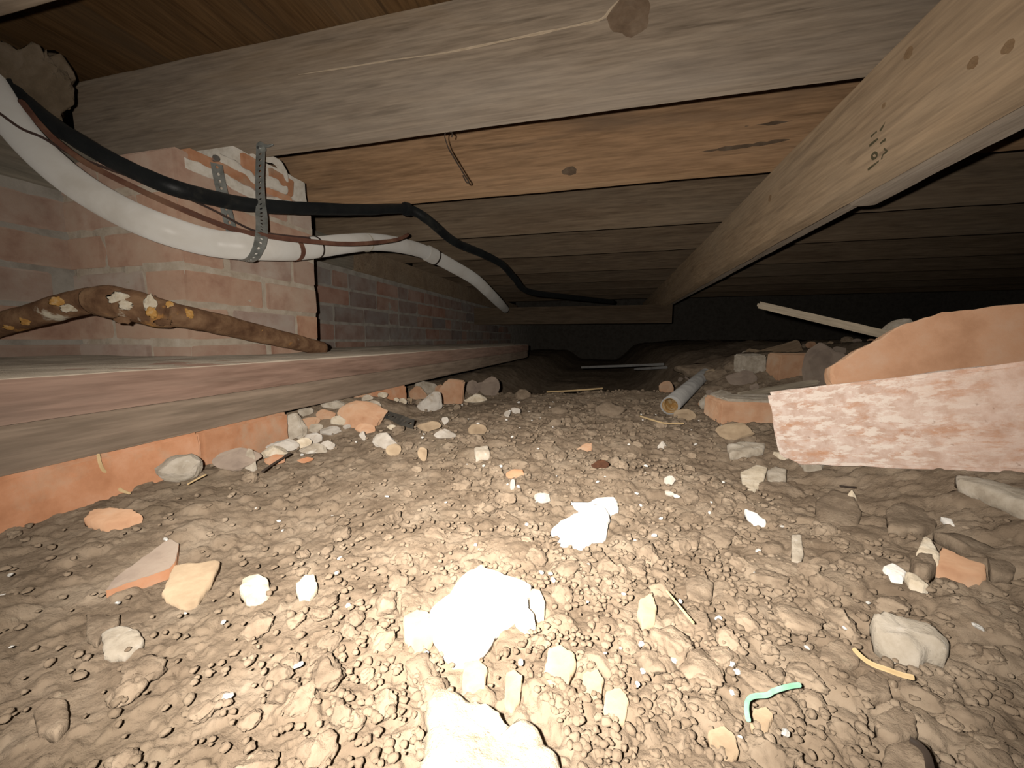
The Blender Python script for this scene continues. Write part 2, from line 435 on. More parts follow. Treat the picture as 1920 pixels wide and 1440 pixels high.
def slab(name, px, thick, mat, seed, parent=None, n=44, jit=0.02, dz=0.0, bulge=0.12, taper=0.9, matside=None):
    """a flat stone: outline on the dirt (read off at pixels), real thickness, worn edge, uneven top"""
    thick = thick * (0.27 if name == 'soil_lump' else 0.34 if name == 'pale_pebble' else THK)
    q = [PG(x, y, dz + thick * 0.5) for x, y in px]
    c = np.mean([[a.x, a.y] for a in q], 0)
    g = gz(*c) + dz
    q = np.array([[a.x - c[0], a.y - c[1]] for a in q])
    if np.sum(q[:, 0] * np.roll(q[:, 1], -1) - q[:, 1] * np.roll(q[:, 0], -1)) < 0:
        q = q[::-1]
    q = resample(q, n)
    size = np.abs(q).max()
    r = np.random.default_rng(seed)
    q = q * (1 + r.normal(0, jit, (n, 1)))
    rings = [(0.97, -0.004), (1.0, thick * 0.30), (0.985, thick * 0.62), (0.92, thick * 0.86), (0.8, thick * 0.96), (0.6, thick), (0.35, thick), (0.12, thick)]
    if taper > 0.97: rings = [(0.99, -0.004), (1.0, thick * 0.4), (0.995, thick * 0.9), (0.975, thick), (0.8, thick), (0.6, thick), (0.35, thick), (0.12, thick)]
    vs = []
    for ri, (s, z) in enumerate(rings):
        sh = 1 + r.normal(0, jit * (0.6 if s > 0.9 else 0.0), (n, 1))
        p = q * s * sh
        nz = (vnoise(p[:, 0] / size * 2.2 + seed, p[:, 1] / size * 2.2, 0.5, 5) + 0.5 * vnoise(p[:, 0] / size * 6 + seed, p[:, 1] / size * 6, 0.5, 6)) * thick * bulge * (1.0 if ri > 2 else 0.4)
        nz = nz + vnoise(p[:, 0] * 420 + seed, p[:, 1] * 420, z * 300, 7) * min(0.0006, size * 0.02)
        for (a, b), d in zip(p, nz):
            vs.append((a, b, z + d))
    faces = []
    for k in range(len(rings) - 1):
        for i in range(n):
            j = (i + 1) % n
            faces.append((k * n + i, k * n + j, (k + 1) * n + j, (k + 1) * n + i))
    faces.append(tuple(range((len(rings) - 1) * n, len(rings) * n)))
    faces.append(tuple(range(n - 1, -1, -1)))
    me = mesh(name, vs, faces, smooth=taper <= 0.97)
    me.materials.append(MAT[mat])
    if matside:
        me.materials.append(MAT[matside])
        idx = [1 if k < n * 2 else 0 for k in range(len(faces))]
        me.polygons.foreach_set('material_index', idx)
    o = link(name, me, None, parent, (c[0], c[1], g))
    foot.append((c[0], c[1], size))
    return o


THK = 0.62
foot = []     # where the named stones lie


def box_pts(sx, sy, sz, bev, jit, seed):
    bm = bmesh.new()
    bmesh.ops.create_cube(bm, size=1.0)
    for v in bm.verts:
        v.co = Vector((v.co.x * sx, v.co.y * sy, v.co.z * sz))
    bmesh.ops.bevel(bm, geom=list(bm.edges), offset=bev, segments=1, affect='EDGES')
    r = random.Random(seed)
    for v in bm.verts:
        v.co += Vector((r.uniform(-jit, jit), r.uniform(-jit, jit), r.uniform(-jit, jit)))
    return bm


BR = {}
def brick_mesh(name, sx, sy, sz, variant=0, bev=0.0035, jit=0.0013):
    k = (name, round(sx, 3), round(sy, 3), round(sz, 3), variant)
    if k not in BR:
        bm = box_pts(sx, sy, sz, bev, jit, hash(k[1:]) & 0xffff)
        me = bpy.data.meshes.new(name)
        bm.to_mesh(me); bm.free()
        BR[k] = me
    return BR[k]


def rough_box(name, sx, sy, sz, mat, seed, loc, rot, parent=None, cuts=10, amp=0.002, chips=()):
    """a loose brick: subdivided box with worn, chipped edges; chips = (point, radius) knocked off"""
    bm = bmesh.new()
    bmesh.ops.create_cube(bm, size=1.0)
    for v in bm.verts:
        v.co = Vector((v.co.x * sx, v.co.y * sy, v.co.z * sz))
    bmesh.ops.bevel(bm, geom=list(bm.edges), offset=0.004, segments=2, affect='EDGES')
    long = [e for e in bm.edges if e.calc_length() > 0.012]
    bmesh.ops.subdivide_edges(bm, edges=long, cuts=cuts, use_grid_fill=True)
    P_ = np.array([v.co[:] for v in bm.verts])
    nz = vnoise(P_[:, 0] * 60 + seed, P_[:, 1] * 60, P_[:, 2] * 60, 8) * amp + vnoise(P_[:, 0] * 200 + seed, P_[:, 1] * 200, P_[:, 2] * 200, 9) * amp * 0.4
    bm.normal_update()
    for v, d in zip(bm.verts, nz):
        v.co += v.normal * float(d)
    for (c, n_, ) in chips:
        c = Vector(c); n_ = Vector(n_).normalized()
        for v in bm.verts:
            d = (v.co - c).dot(n_)
            if d > 0:
                k = float(vnoise(np.array([v.co.x * 70]), np.array([v.co.y * 70]), np.array([v.co.z * 70]), 12)[0])
                v.co -= n_ * (d + 0.003 * k)
    bmesh.ops.triangulate(bm, faces=[f for f in bm.faces if len(f.verts) > 4])
    me = bpy.data.meshes.new(name)
    bm.to_mesh(me); bm.free()
    return link(name, me, mat, parent, loc, rot)


def beam(name, x0, x1, y0, y1, z0, z1, axis, mat, seed, parent=None, seg=60, amp=0.0022, bev=0.004):
    """a timber: bevelled rectangular section swept along its length with slightly wavy, worn arrises"""
    L0, L1 = (x0, x1) if axis == 'X' else (y0, y1)
    a0, a1 = (y0, y1) if axis == 'X' else (x0, x1)
    cx, cz, hx, hz = (a0 + a1) / 2, (z0 + z1) / 2, (a1 - a0) / 2, (z1 - z0) / 2
    sec = []
    nx_, nz_ = 3, 6
    for i in range(nx_ + 1): sec.append((-hx + bev + (2 * hx - 2 * bev) * i / nx_, -hz))
    for i in range(nz_ + 1): sec.append((hx, -hz + bev + (2 * hz - 2 * bev) * i / nz_))
    for i in range(nx_ + 1): sec.append((hx - bev - (2 * hx - 2 * bev) * i / nx_, hz))
    for i in range(nz_ + 1): sec.append((-hx, hz - bev - (2 * hz - 2 * bev) * i / nz_))
    n = len(sec)
    vs, fs = [], []
    ox, oy, oz = ((L0 + L1) / 2, cx, cz) if axis == 'X' else (cx, (L0 + L1) / 2, cz)
    sec = np.array(sec)
    for k in range(seg + 1):
        l = L0 + (L1 - L0) * k / seg
        d1 = vnoise(sec[:, 0] * 25 + seed, sec[:, 1] * 25, l * 6 + 0 * sec[:, 0], seed % 50) * amp
        d2 = vnoise(sec[:, 0] * 60 + seed, sec[:, 1] * 60, l * 40 + 0 * sec[:, 0], seed % 50 + 1) * amp * 0.35
        for (a, b), d, e in zip(sec, d1, d2):
            s = 1 + (d + e) / max(abs(a) + abs(b), 0.02)
            p = (l - (ox if axis == 'X' else oy), a * s, b * s)
            vs.append(p if axis == 'X' else (p[1], p[0], p[2]))
    for k in range(seg):
        for i in range(n):
            j = (i + 1) % n
            fs.append((k * n + i, k * n + j, (k + 1) * n + j, (k + 1) * n + i))
    fs.append(tuple(range(n))); fs.append(tuple(range((seg + 1) * n - 1, seg * n - 1, -1)))
    me = mesh(name, vs, fs)
    bm = bmesh.new(); bm.from_mesh(me); bmesh.ops.recalc_face_normals(bm, faces=bm.faces); bm.to_mesh(me); bm.free()
    return link(name, me, mat, parent, (ox, oy, oz))


def spline(pts, sub=8):
    p = [Vector(q) for q in pts]
    out = []
    for i in range(len(p) - 1):
        a, b, c, d = p[max(0, i - 1)], p[i], p[i + 1], p[min(len(p) - 1, i + 2)]
        for k in range(sub):
            t = k / sub
            out.append(0.5 * ((2 * b) + (c - a) * t + (2 * a - 5 * b + 4 * c - d) * t * t + (-a + 3 * b - 3 * c + d) * t ** 3))
    out.append(p[-1])
    return out


def tube(name, pts, rad, mat, parent=None, sub=8, sides=16, rough=0.0, seed=0, smooth=True, inner=None, flat=1.0):
    """a round bar swept along a smooth path; rad a number or one per control point; inner makes it a hollow pipe"""
    path = spline(pts, sub) if sub > 1 else [Vector(q) for q in pts]
    if isinstance(rad, (int, float)):
        rr = [rad] * len(path)
    else:
        rr = np.interp(np.linspace(0, len(rad) - 1, len(path)), range(len(rad)), rad)
    org = path[len(path) // 2].copy()
    vs, fs = [], []
    up = Vector((0, 0, 1))
    t0 = (path[1] - path[0]).normalized()
    u = t0.cross(up)
    if u.length < 0.1: u = t0.cross(Vector((1, 0, 0)))
    u.normalize()
    frames = []
    for i, c in enumerate(path):
        t = (path[min(i + 1, len(path) - 1)] - path[max(i - 1, 0)]).normalized()
        u = (u - t * u.dot(t)).normalized()
        frames.append((c - org, u.copy(), t.cross(u)))
    def skin(scale, rev):
        base = len(vs)
        for i, (c, a, b) in enumerate(frames):
            for k in range(sides):
                an = 2 * math.pi * k / sides
                r = rr[i] * scale
                if rough:
                    q = c + org + (a * math.cos(an) + b * math.sin(an)) * r
                    r *= 1 + rough * float(vnoise(np.array([q.x * 70 + seed]), np.array([q.y * 70]), np.array([q.z * 70]), 21)[0])
                vs.append(c + a * math.cos(an) * r + b * math.sin(an) * r * flat)
        for i in range(len(frames) - 1):
            for k in range(sides):
                j = (k + 1) % sides
                f = (base + i * sides + k, base + i * sides + j, base + (i + 1) * sides + j, base + (i + 1) * sides + k)
                fs.append(f[::-1] if not rev else f)
        return base
    b0 = skin(1.0, False)
    last = (len(frames) - 1) * sides
    if inner:
        b1 = skin(inner, True)
        for e in (0, last):
            for k in range(sides):
                j = (k + 1) % sides
                fs.append((b0 + e + k, b0 + e + j, b1 + e + j, b1 + e + k))
    else:
        fs.append(tuple(range(b0, b0 + sides))); fs.append(tuple(range(b0 + last + sides - 1, b0 + last - 1, -1)))
    me = mesh(name, vs, fs)
    bm = bmesh.new(); bm.from_mesh(me)
    if not inner: bmesh.ops.recalc_face_normals(bm, faces=bm.faces)
    bm.to_mesh(me); bm.free()
    if smooth: me.polygons.foreach_set('use_smooth', [len(p.vertices) == 4 for p in me.polygons])
    return link(name, me, mat, parent, org)


def ring(name, center, axis, R0, r, mat, parent=None, sides=28):
    """a band round a pipe"""
    ax = Vector(axis).normalized()
    u = ax.cross(Vector((0, 0, 1))).normalized(); v = ax.cross(u)
    vs, fs = [], []
    prof = [(-r[0], 0), (-r[0], r[1]), (r[0], r[1]), (r[0], 0)]
    for k in range(sides):
        a = 2 * math.pi * k / sides
        d = u * math.cos(a) + v * math.sin(a)
        for (l, h) in prof:
            vs.append(ax * l + d * (R0 + h))
    for k in range(sides):
        j = (k + 1) % sides
        for i in range(3):
            fs.append((k * 4 + i, k * 4 + i + 1, j * 4 + i + 1, j * 4 + i))
    return link(name, mesh(name, vs, fs, smooth=False), mat, parent, center)


def perforated(name, pts, wdirs, width, mat, parent=None, pitch=0.0125, hole=0.0030, thick=0.0009):
    """steel strap with a row of real holes, swept along a path"""
    path = spline(pts, 12)
    cum = [0]
    for a, b in zip(path, path[1:]): cum.append(cum[-1] + (b - a).length)
    nseg = max(1, int(cum[-1] / pitch))
    def at(s):
        s = min(max(s, 0), cum[-1])
        i = max(0, min(len(path) - 2, int(np.searchsorted(cum, s)) - 1))
        t = (s - cum[i]) / max(1e-9, cum[i + 1] - cum[i])
        c = path[i].lerp(path[i + 1], t)
        q = s / cum[-1] * (len(wdirs) - 1)
        k = min(int(q), len(wdirs) - 2)
        wv = Vector(wdirs[k]).lerp(Vector(wdirs[k + 1]), q - k)
        tg = (path[i + 1] - path[i]).normalized()
        wv = (wv - tg * wv.dot(tg)).normalized()
        return c, wv
    vs, fs = [], []
    sq = [(-1, -1), (0, -1), (1, -1), (1, 0), (1, 1), (0, 1), (-1, 1), (-1, 0)]
    for s in range(nseg):
        b = len(vs)
        mid = (s + 0.5) * pitch
        for (a, l) in sq:
            c, wv = at(mid + l * pitch / 2)
            vs.append(c + wv * (a * width / 2))
        for k in range(8):
            an = math.atan2(sq[k][1], sq[k][0])
            c, wv = at(mid + math.sin(an) * hole)
            vs.append(c + wv * (math.cos(an) * hole))
        for k in range(8):
            j = (k + 1) % 8
            fs.append((b + k, b + j, b + 8 + j, b + 8 + k))
    org = path[0].copy()
    me = mesh(name, [v - org for v in vs], fs)
    bm = bmesh.new(); bm.from_mesh(me)
    bmesh.ops.remove_doubles(bm, verts=bm.verts, dist=0.0004)
    bm.to_mesh(me); bm.free()
    o = link(name, me, mat, parent, org)
    md = o.modifiers.new('thickness', 'SOLIDIFY'); md.thickness = thick; md.offset = 0
    return o


def plain_box(name, x0, x1, y0, y1, z0, z1, mat, parent=None, n=1):
    bm = bmesh.new()
    bmesh.ops.create_cube(bm, size=1.0)
    for v in bm.verts:
        v.co = Vector((v.co.x * (x1 - x0), v.co.y * (y1 - y0), v.co.z * (z1 - z0)))
    me = bpy.data.meshes.new(name); bm.to_mesh(me); bm.free()
    return link(name, me, mat, parent, ((x0 + x1) / 2, (y0 + y1) / 2, (z0 + z1) / 2))


def lumpy_panel(name, o, u, v, nu, nv, depth, mat, parent=None, amp=0.003, freq=30, seed=1):
    """a mortar face: thin box whose front is uneven.  o corner, u and v edges, depth = normal thickness vector"""
    o, u, v, d = Vector(o), Vector(u), Vector(v), Vector(depth)
    nrm = -d.normalized()
    vs, fs = [], []
    mid = o + u / 2 + v / 2
    for i in range(nu + 1):
        for j in range(nv + 1):
            p = o + u * (i / nu) + v * (j / nv)
            k = float(vnoise(np.array([p.x * freq]), np.array([p.y * freq]), np.array([p.z * freq]), seed)[0]) * amp
            vs.append(p + nrm * k - mid)
    N = (nu + 1) * (nv + 1)
    for i in range(nu):
        for j in range(nv):
            a = i * (nv + 1) + j
            fs.append((a, a + nv + 1, a + nv + 2, a + 1))
    for (a, b) in ((0, 0), (1, 0), (1, 1), (0, 1)):
        vs.append(o + u * a + v * b + d - mid)
    fs.append((N, N + 3, N + 2, N + 1))
    e0 = [i * (nv + 1) for i in range(nu + 1)]
    e1 = [nu * (nv + 1) + j for j in range(nv + 1)]
    e2 = [i * (nv + 1) + nv for i in range(nu, -1, -1)]
    e3 = [j for j in range(nv, -1, -1)]
    fs.append(tuple(e0 + [N + 1, N])); fs.append(tuple(e1 + [N + 2, N + 1])); fs.append(tuple(e2 + [N + 3, N + 2])); fs.append(tuple(e3 + [N, N + 3]))
    me = mesh(name, vs, fs)
    bm = bmesh.new(); bm.from_mesh(me); bmesh.ops.recalc_face_normals(bm, faces=bm.faces); bm.to_mesh(me); bm.free()
    return link(name, me, mat, parent, mid)


# ------------------------------------------------------------------ the dirt floor
def make_floor():
    mid = math.pi / 2 + PSI
    fine = np.linspace(mid - R(70), mid + R(70), 860)
    coarse = np.linspace(mid + R(70), mid - R(70) + 2 * math.pi, 50)[1:-1]
    ang = np.concatenate([fine, coarse])
    rad = np.concatenate([[0.03, 0.06], np.geomspace(0.09, 1.5, 520), np.geomspace(1.5, 9, 60)[1:]])
    A, Rr = np.meshgrid(ang, rad)
    x = (Rr * np.cos(A)).ravel(); y = (Rr * np.sin(A)).ravel()
    z = ground(x, y)
    wx = x + 0.004 * vnoise(x * 90, y * 90, 0, 31) + 0.0015 * vnoise(x * 300, y * 300, 0, 32)
    wy = y + 0.004 * vnoise(x * 90, y * 90, 5, 33) + 0.0015 * vnoise(x * 300, y * 300, 5, 34)
    # looser and lumpier in the middle and on the right, trodden smooth on the left
    mask = 0.18 + 0.82 * ss(-0.16, -0.02, x + 0.06 * vnoise(x * 9, y * 9, 0, 41) + 0.10 * ss(0.2, 0.6, y))
    lump = np.maximum(domes(wx, wy, 0.0125, 1, 0.8 * mask, 0.46), domes(wx, wy, 0.020, 2, 0.55 * mask, 0.42))
    lump = np.maximum(lump, domes(wx + 0.3, wy, 0.042, 3, 0.28 * mask, 0.28))
    lump = np.maximum(lump, domes(wx + 0.9, wy, 0.0062, 4, 0.45, 0.42))
    z = z + lump - 0.003
    z = z + 0.0006 * vnoise(x * 420, y * 420, 0, 51) + 0.0012 * vnoise(x * 130, y * 130, 0, 52)
    n, m = len(ang), len(rad)
    verts = np.stack([x, y, z], 1)
    verts = np.concatenate([verts, [[0, 0, 0]]])
    i = np.arange(m - 1)[:, None] * n; j = np.arange(n)[None, :]; j2 = (j + 1) % n
    quads = np.stack([i + j, i + n + j, i + n + j2, i + j2], -1).reshape(-1, 4)[:, ::-1]
    tri = np.stack([np.arange(n), (np.arange(n) + 1) % n, np.full(n, n * m)], 1)
    me = bpy.data.meshes.new('floor')
    me.vertices.add(len(verts)); me.vertices.foreach_set('co', verts.ravel())
    loops = np.concatenate([quads.ravel(), tri.ravel()])
    me.loops.add(len(loops)); me.loops.foreach_set('vertex_index', loops.astype(np.int32))
    starts = np.concatenate([np.arange(len(quads)) * 4, len(quads) * 4 + np.arange(len(tri)) * 3])
    me.polygons.add(len(starts)); me.polygons.foreach_set('loop_start', starts.astype(np.int32))
    me.polygons.foreach_set('use_smooth', np.ones(len(starts), bool))
    me.update(calc_edges=True); me.validate()
    o = link('floor', me, 'soil')
    tag(o, 'dry brown crumbly dirt floor of the crawlspace', kind='structure')
    return o


make_floor()

# ------------------------------------------------------------------ walls
WX = -1.065       # face of the foundation wall
PXF = -0.765      # face of the pier
PY0, PY1 = 0.577, 0.912
CO = 0.0708       # course height
BH = 0.0595
Z0 = CH + 0.136   # one bed joint's height, read off the pier


def bed(k): return Z0 + CO * k        # centre of joint k


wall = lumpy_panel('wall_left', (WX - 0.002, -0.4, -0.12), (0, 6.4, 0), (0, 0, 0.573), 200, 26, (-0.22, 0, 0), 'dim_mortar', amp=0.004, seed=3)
tag(wall, 'long brick foundation wall down the left side', kind='structure')
for k in range(-5, 2):
    z = bed(k) + CO / 2
    y = -0.35 + (0.1 if k % 2 else 0.0)
    rr = random.Random(k + 50)
    while y < 4.2:
        L = 0.192 if rr.random() > 0.25 else 0.09
        c = y + L / 2
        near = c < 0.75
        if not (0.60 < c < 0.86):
            o = link('brick', brick_mesh('brick', 0.1, L, BH, rr.randint(0, 3)), 'brick' if near else 'hazed_brick', wall)
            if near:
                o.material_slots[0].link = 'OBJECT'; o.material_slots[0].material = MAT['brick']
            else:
                o.material_slots[0].link = 'OBJECT'; o.material_slots[0].material = MAT['hazed_brick']
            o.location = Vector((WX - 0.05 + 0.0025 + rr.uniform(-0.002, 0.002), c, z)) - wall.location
            o.rotation_euler = (rr.uniform(-0.01, 0.01), 0, rr.uniform(-0.008, 0.008))
        y += L + 0.0105

pier = empty('brick_pier', ((WX + PXF) / 2, (PY0 + PY1) / 2, 0.0))
tag(pier, 'orange brick pier with thick pale mortar joints against the left wall', 'pier')


def pl(o, p): o.location = Vector(p) - pier.location; return o


ZT = CH + 0.335
mc = lumpy_panel('mortar', (PXF - 0.003, PY0, -0.1), (0, PY1 - PY0, 0), (0, 0, ZT + 0.1), 40, 50, (-0.1, 0, 0), 'mortar', pier, amp=0.0042, freq=45, seed=5); pl(mc, mc.location)
mc = lumpy_panel('mortar', (WX, PY0 + 0.004, -0.1), (PXF - WX - 0.004, 0, 0), (0, 0, ZT + 0.1), 36, 50, (0, 0.2, 0), 'mortar', pier, amp=0.0042, freq=45, seed=6); pl(mc, mc.location)
mc = lumpy_panel('mortar', (PXF - 0.004, 0.70, ZT - 0.01), (0, PY1 - 0.71, 0), (0, 0, 0.075), 24, 10, (-0.2, 0, 0), 'white_smear', pier, amp=0.005, freq=45, seed=7); pl(mc, mc.location)
for k in range(-4, 3):
    z = bed(k) + CO / 2
    rr = random.Random(k + 90)
    if k % 2 == 0:
        side = [(PY0, 0.659), (0.669, 0.832), (0.842, PY1)]
        front = [(WX + 0.0, WX + 0.095), (WX + 0.105, PXF)]
    else:
        side = [(PY0, 0.746), (0.757, PY1)]
        front = [(WX + 0.0, WX + 0.19), (WX + 0.2, PXF)]
    first_depth = 0.1
    for q, (a, b) in enumerate(side):
        dx = 0.19 if (q == 0 and k % 2 == 0) else 0.1
        if q == 0 and k % 2 == 0: dx = front[-1][1] - front[-1][0]
        o = link('brick', brick_mesh('brick', dx, b - a, BH, k * 7 + q), 'brick', pier)
        pl(o, (PXF - dx / 2 + 0.0012 + rr.uniform(-0.0015, 0.0015), (a + b) / 2 - (0.0012 if q == 0 else 0), z))
        o.rotation_euler = (0, 0, rr.uniform(-0.006, 0.006))
    rest = front if k % 2 else front[:-1]
    if k % 2: rest = [(front[0][0], front[0][1]), (front[1][0], PXF - 0.11)]
    for q, (a, b) in enumerate(rest):
        if b - a < 0.02: continue
        o = link('brick', brick_mesh('brick', b - a, 0.1, BH, k * 5 + q + 40), 'brick', pier)
        pl(o, ((a + b) / 2, PY0 + 0.05 - 0.0012 + rr.uniform(-0.0015, 0.0015), z))
# the thin levelling course and the top bricks that carry the joist
for (y0, y1, z0, z1, vv, rx) in ((0.60, 0.755, ZT - 0.006, ZT + 0.018, 1, 0.0), (0.76, 0.845, ZT - 0.004, ZT + 0.010, 2, 0.03), (0.715, 0.772, ZT + 0.024, CH + 0.395, 3, 0.0), (0.786, 0.852, ZT + 0.016, CH + 0.39, 4, -0.1)):
    o = link('brick', brick_mesh('brick', 0.1, y1 - y0, z1 - z0, vv), 'terra', pier)
    pl(o, (PXF - 0.044, (y0 + y1) / 2, (z0 + z1) / 2)); o.rotation_euler = (rx, 0, 0)
for pts, r in (([(470, 292, PXF), (512, 300, PXF), (530, 325, PXF), (534, 350, PXF), (524, 356, PXF)], 0.0085),
               ([(408, 300, PXF), (440, 312, PXF), (470, 335, PXF), (510, 345, PXF), (535, 358, PXF)], 0.011),
               ([(345, 305, PXF), (420, 335, PXF), (480, 368, PXF), (548, 386, PXF)], 0.010)):
    o = tube('mortar_smear', [PX(*q) + Vector((0.002, 0, 0)) for q in pts], r, 'white_smear', pier, rough=0.5, seed=int(r * 9999), flat=1.0)
    o['label'] = 'white mortar squeezed out of the joint'
    pl(o, o.location)
    o.scale = (0.55, 1, 1)

foam = rock('mortar_lump', P(55, 160, 0.71) - Vector((0, 0, 0.06)), (0.16, 0.12, 0.15), 'foam', 77, n=4, planes=5, rough=0.35, sink=0.1)
tag(foam, 'lumpy tan mortar blob at the upper left where the pipes go out', 'mortar')

foot_slab = lumpy_panel('trim_1', (WX - 0.01, -0.4, 0.1265), (-0.717 - WX + 0.01, 0, 0), (0, 3.4, 0), 24, 110, (0, 0, -0.2), 'ledge', amp=0.003, freq=14, seed=9)
tag(foot_slab, 'dusty concrete footing ledge behind the planks', kind='structure')

wb = plain_box('wall_back', -1.4, 4.2, 6.0, 6.2, -0.4, 0.8, 'dim_mortar'); tag(wb, 'far wall lost in the dark', kind='structure')
wr = plain_box('wall_right', 4.0, 4.2, -0.5, 6.0, -0.4, 0.8, 'dim_mortar'); tag(wr, 'right wall lost in the dark', kind='structure')

# ------------------------------------------------------------------ subfloor
HJ = CH + 0.40
ZC = HJ + 0.197
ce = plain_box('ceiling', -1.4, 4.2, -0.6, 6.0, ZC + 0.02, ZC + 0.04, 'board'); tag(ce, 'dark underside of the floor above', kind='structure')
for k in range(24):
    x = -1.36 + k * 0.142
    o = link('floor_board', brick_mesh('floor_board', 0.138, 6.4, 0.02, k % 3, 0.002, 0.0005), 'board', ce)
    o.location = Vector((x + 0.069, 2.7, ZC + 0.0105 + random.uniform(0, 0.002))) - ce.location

# ------------------------------------------------------------------ joists
JO = [(0.372, 0.045, 'joist_grey', 'floor joist nearest the camera, only a sliver showing in the top left corner'),
      (0.762, 0.050, 'joist_grey', 'wide grey floor joist with the big round knot, crossing the whole top'),
      (1.112, 0.046, 'joist_orange', 'orange brown floor joist second behind the wide knotted one with dark streaks'),
      (1.523, 0.045, 'joist_dusty', 'dusty brown floor joist directly behind the orange one'),
      (1.936, 0.045, 'joist_dusty', 'second dusty floor joist behind the orange one'),
      (2.413, 0.045, 'joist_dusty', 'third dusty floor joist behind the orange one'),
      (2.873, 0.045, 'joist_dusty', 'fourth dusty floor joist behind the orange one, last one catching light'),
      (3.30, 0.045, 'joist_dusty', 'dark floor joist, fifth behind the orange one'),
      (3.71, 0.045, 'joist_dusty', 'dark floor joist, sixth behind the orange one'),
      (4.12, 0.045, 'joist_dusty', 'farthest dark floor joist, seventh behind the orange one')]
joists = []
for k, (yb, tk, mt, lb) in enumerate(JO):
    o = beam('floor_joist', -1.24, 3.4, yb - tk, yb, HJ, ZC - 0.001, 'X', mt, 10 + k * 7, seg=110)
    tag(o, lb, 'joist', 'floor joists')
    joists.append(o)
J1 = joists[1]; JF = JO[1][0] - JO[1][1]


def rel(o, parent): o.location = Vector(o.location) - parent.location; o.parent = parent; return o


def knot(name, c, r, nrm, mat, parent, squash=1.0):
    c = Vector(c); n = Vector(nrm).normalized(); u = Vector((0, 0, 1)).cross(n).normalized(); v = n.cross(u)
    vs, fs = [Vector((0, 0, 0)) + n * 0.0022], []
    S = 26
    prof = [(0.22, 0.0030), (0.42, 0.0012), (0.6, 0.0032), (0.82, 0.0016), (1.0, 0.0024), (1.2, -0.001)]
    for (a, h) in prof:
        for k in range(S):
            t = 2 * math.pi * k / S
            q = a * r * (1 + 0.10 * math.sin(3 * t + a * 4) + 0.05 * math.sin(7 * t))
            vs.append(u * math.cos(t) * q * squash + v * math.sin(t) * q + n * h)
    for k in range(S): fs.append((0, 1 + k, 1 + (k + 1) % S))
    for i in range(len(prof) - 1):
        for k in range(S):
            j = (k + 1) % S
            fs.append((1 + i * S + k, 1 + (i + 1) * S + k, 1 + (i + 1) * S + j, 1 + i * S + j))
    o = link(name, mesh(name, vs, fs), mat, None, c)
    return rel(o, parent)


k1 = knot('knot', PY(1180, 28, JF), 0.030, (0, -1, 0), 'knot', J1); k1['label'] = 'big dark round knot'
sp = tube('split', [PY(x, y, JF - 0.0006) for x, y in ((560, 140), (640, 128), (740, 112), (840, 98), (980, 69), (1080, 48), (1128, 36), (1150, 12), (1168, -6))], [0.0006, 0.0012, 0.0014, 0.0012, 0.0018, 0.0016, 0.0022, 0.002, 0.001], 'sliver', sub=6, sides=8, rough=0.5)
sp['label'] = 'pale splintered crack running from the knot'
rel(sp, J1)
J2 = joists[2]; J2F = JO[2][0] - JO[2][1]
for (x0, y0, x1, y1, r) in ((1175, 296, 1290, 288, 0.003), (1340, 243, 1500, 225, 0.005), (1290, 288, 1480, 262, 0.006)):
    o = tube('dark_streak', [PY(x0, y0, J2F + 0.0012), PY((x0 + x1) / 2, (y0 + y1) / 2 + 1, J2F + 0.0012), PY(x1, y1, J2F + 0.0012)], [r * 0.4, r, r * 0.6], 'knot', sub=8, sides=8, rough=0.6)
    o.scale = (1, 0.4, 1)
    o['label'] = 'dark streak of weathered grain'
    rel(o, J2)
o = knot('knot', PY(1068, 321, J2F + 0.0012), 0.010, (0, -1, 0), 'knot', J2, 1.8)

# girder under the joists, two plies
gd = empty('wooden_girder', (0.41, 2.4, CH + 0.32))
tag(gd, 'long tan timber girder under the joists on the right with faint ink stamp', 'beam')
g1 = beam('front_ply', 0.37, 0.416, -0.3, 4.6, CH + 0.241, HJ, 'Y', 'girder', 71, seg=150, amp=0.003); rel(g1, gd)
g2 = beam('back_ply', 0.4185, 0.462, -0.3, 0.86, CH + 0.239, HJ, 'Y', 'girder_back', 73, seg=50, amp=0.003); rel(g2, gd)
g3 = beam('back_ply', 0.4185, 0.462, 0.868, 4.6, CH + 0.252, HJ, 'Y', 'girder_back', 75, seg=100, amp=0.003); rel(g3, gd)
S_ = [[(1655, 222), (1660, 214), (1667, 213), (1668, 219), (1663, 224)], [(1662, 226), (1658, 234), (1651, 245)], [(1643, 228), (1647, 226)],
      [(1645, 246), (1640, 250), (1634, 256)], [(1647, 260), (1639, 266), (1631, 273)], [(1661, 262), (1656, 265), (1651, 269)],
      [(1640, 286), (1635, 292), (1638, 298), (1644, 294), (1644, 288), (1640, 286)], [(1658, 279), (1663, 284), (1656, 290), (1653, 299)],
      [(1648, 302), (1638, 310), (1628, 318)]]
for k, s in enumerate(S_):
    o = tube('ink_mark', [PX(x, y, 0.3705) for x, y in s], 0.0021, 'ink', sub=5, sides=6, rough=0.4)
    o.scale = (0.5, 1, 1)
    rel(o, gd)
for (x, y, r) in ((1705, 100, 0.006), (1660, 198, 0.0035), (1826, 118, 0.005), (1892, 88, 0.005), (1445, 372, 0.007)):
    knot('knot', PX(x, y, 0.3705), r, (-1, 0, 0), 'pale_knot', gd)

# sill on the foundation wall, three lengths
for k, (y0, y1, lb) in enumerate(((-0.3, 0.9, 'sill plate piece on the wall top left of the pier'), (0.904, 1.49, 'grey green sill plate piece just right of the pier top'), (1.495, 4.6, 'long brown sill plate running back along the wall top'))):
    o = beam('sill_plate', WX - 0.13, WX + 0.012, y0, y1, CH + 0.293, HJ - 0.001, 'Y', 'sill' if k < 2 else 'joist_dusty', 81 + k, seg=50)
    tag(o, lb, 'sill')

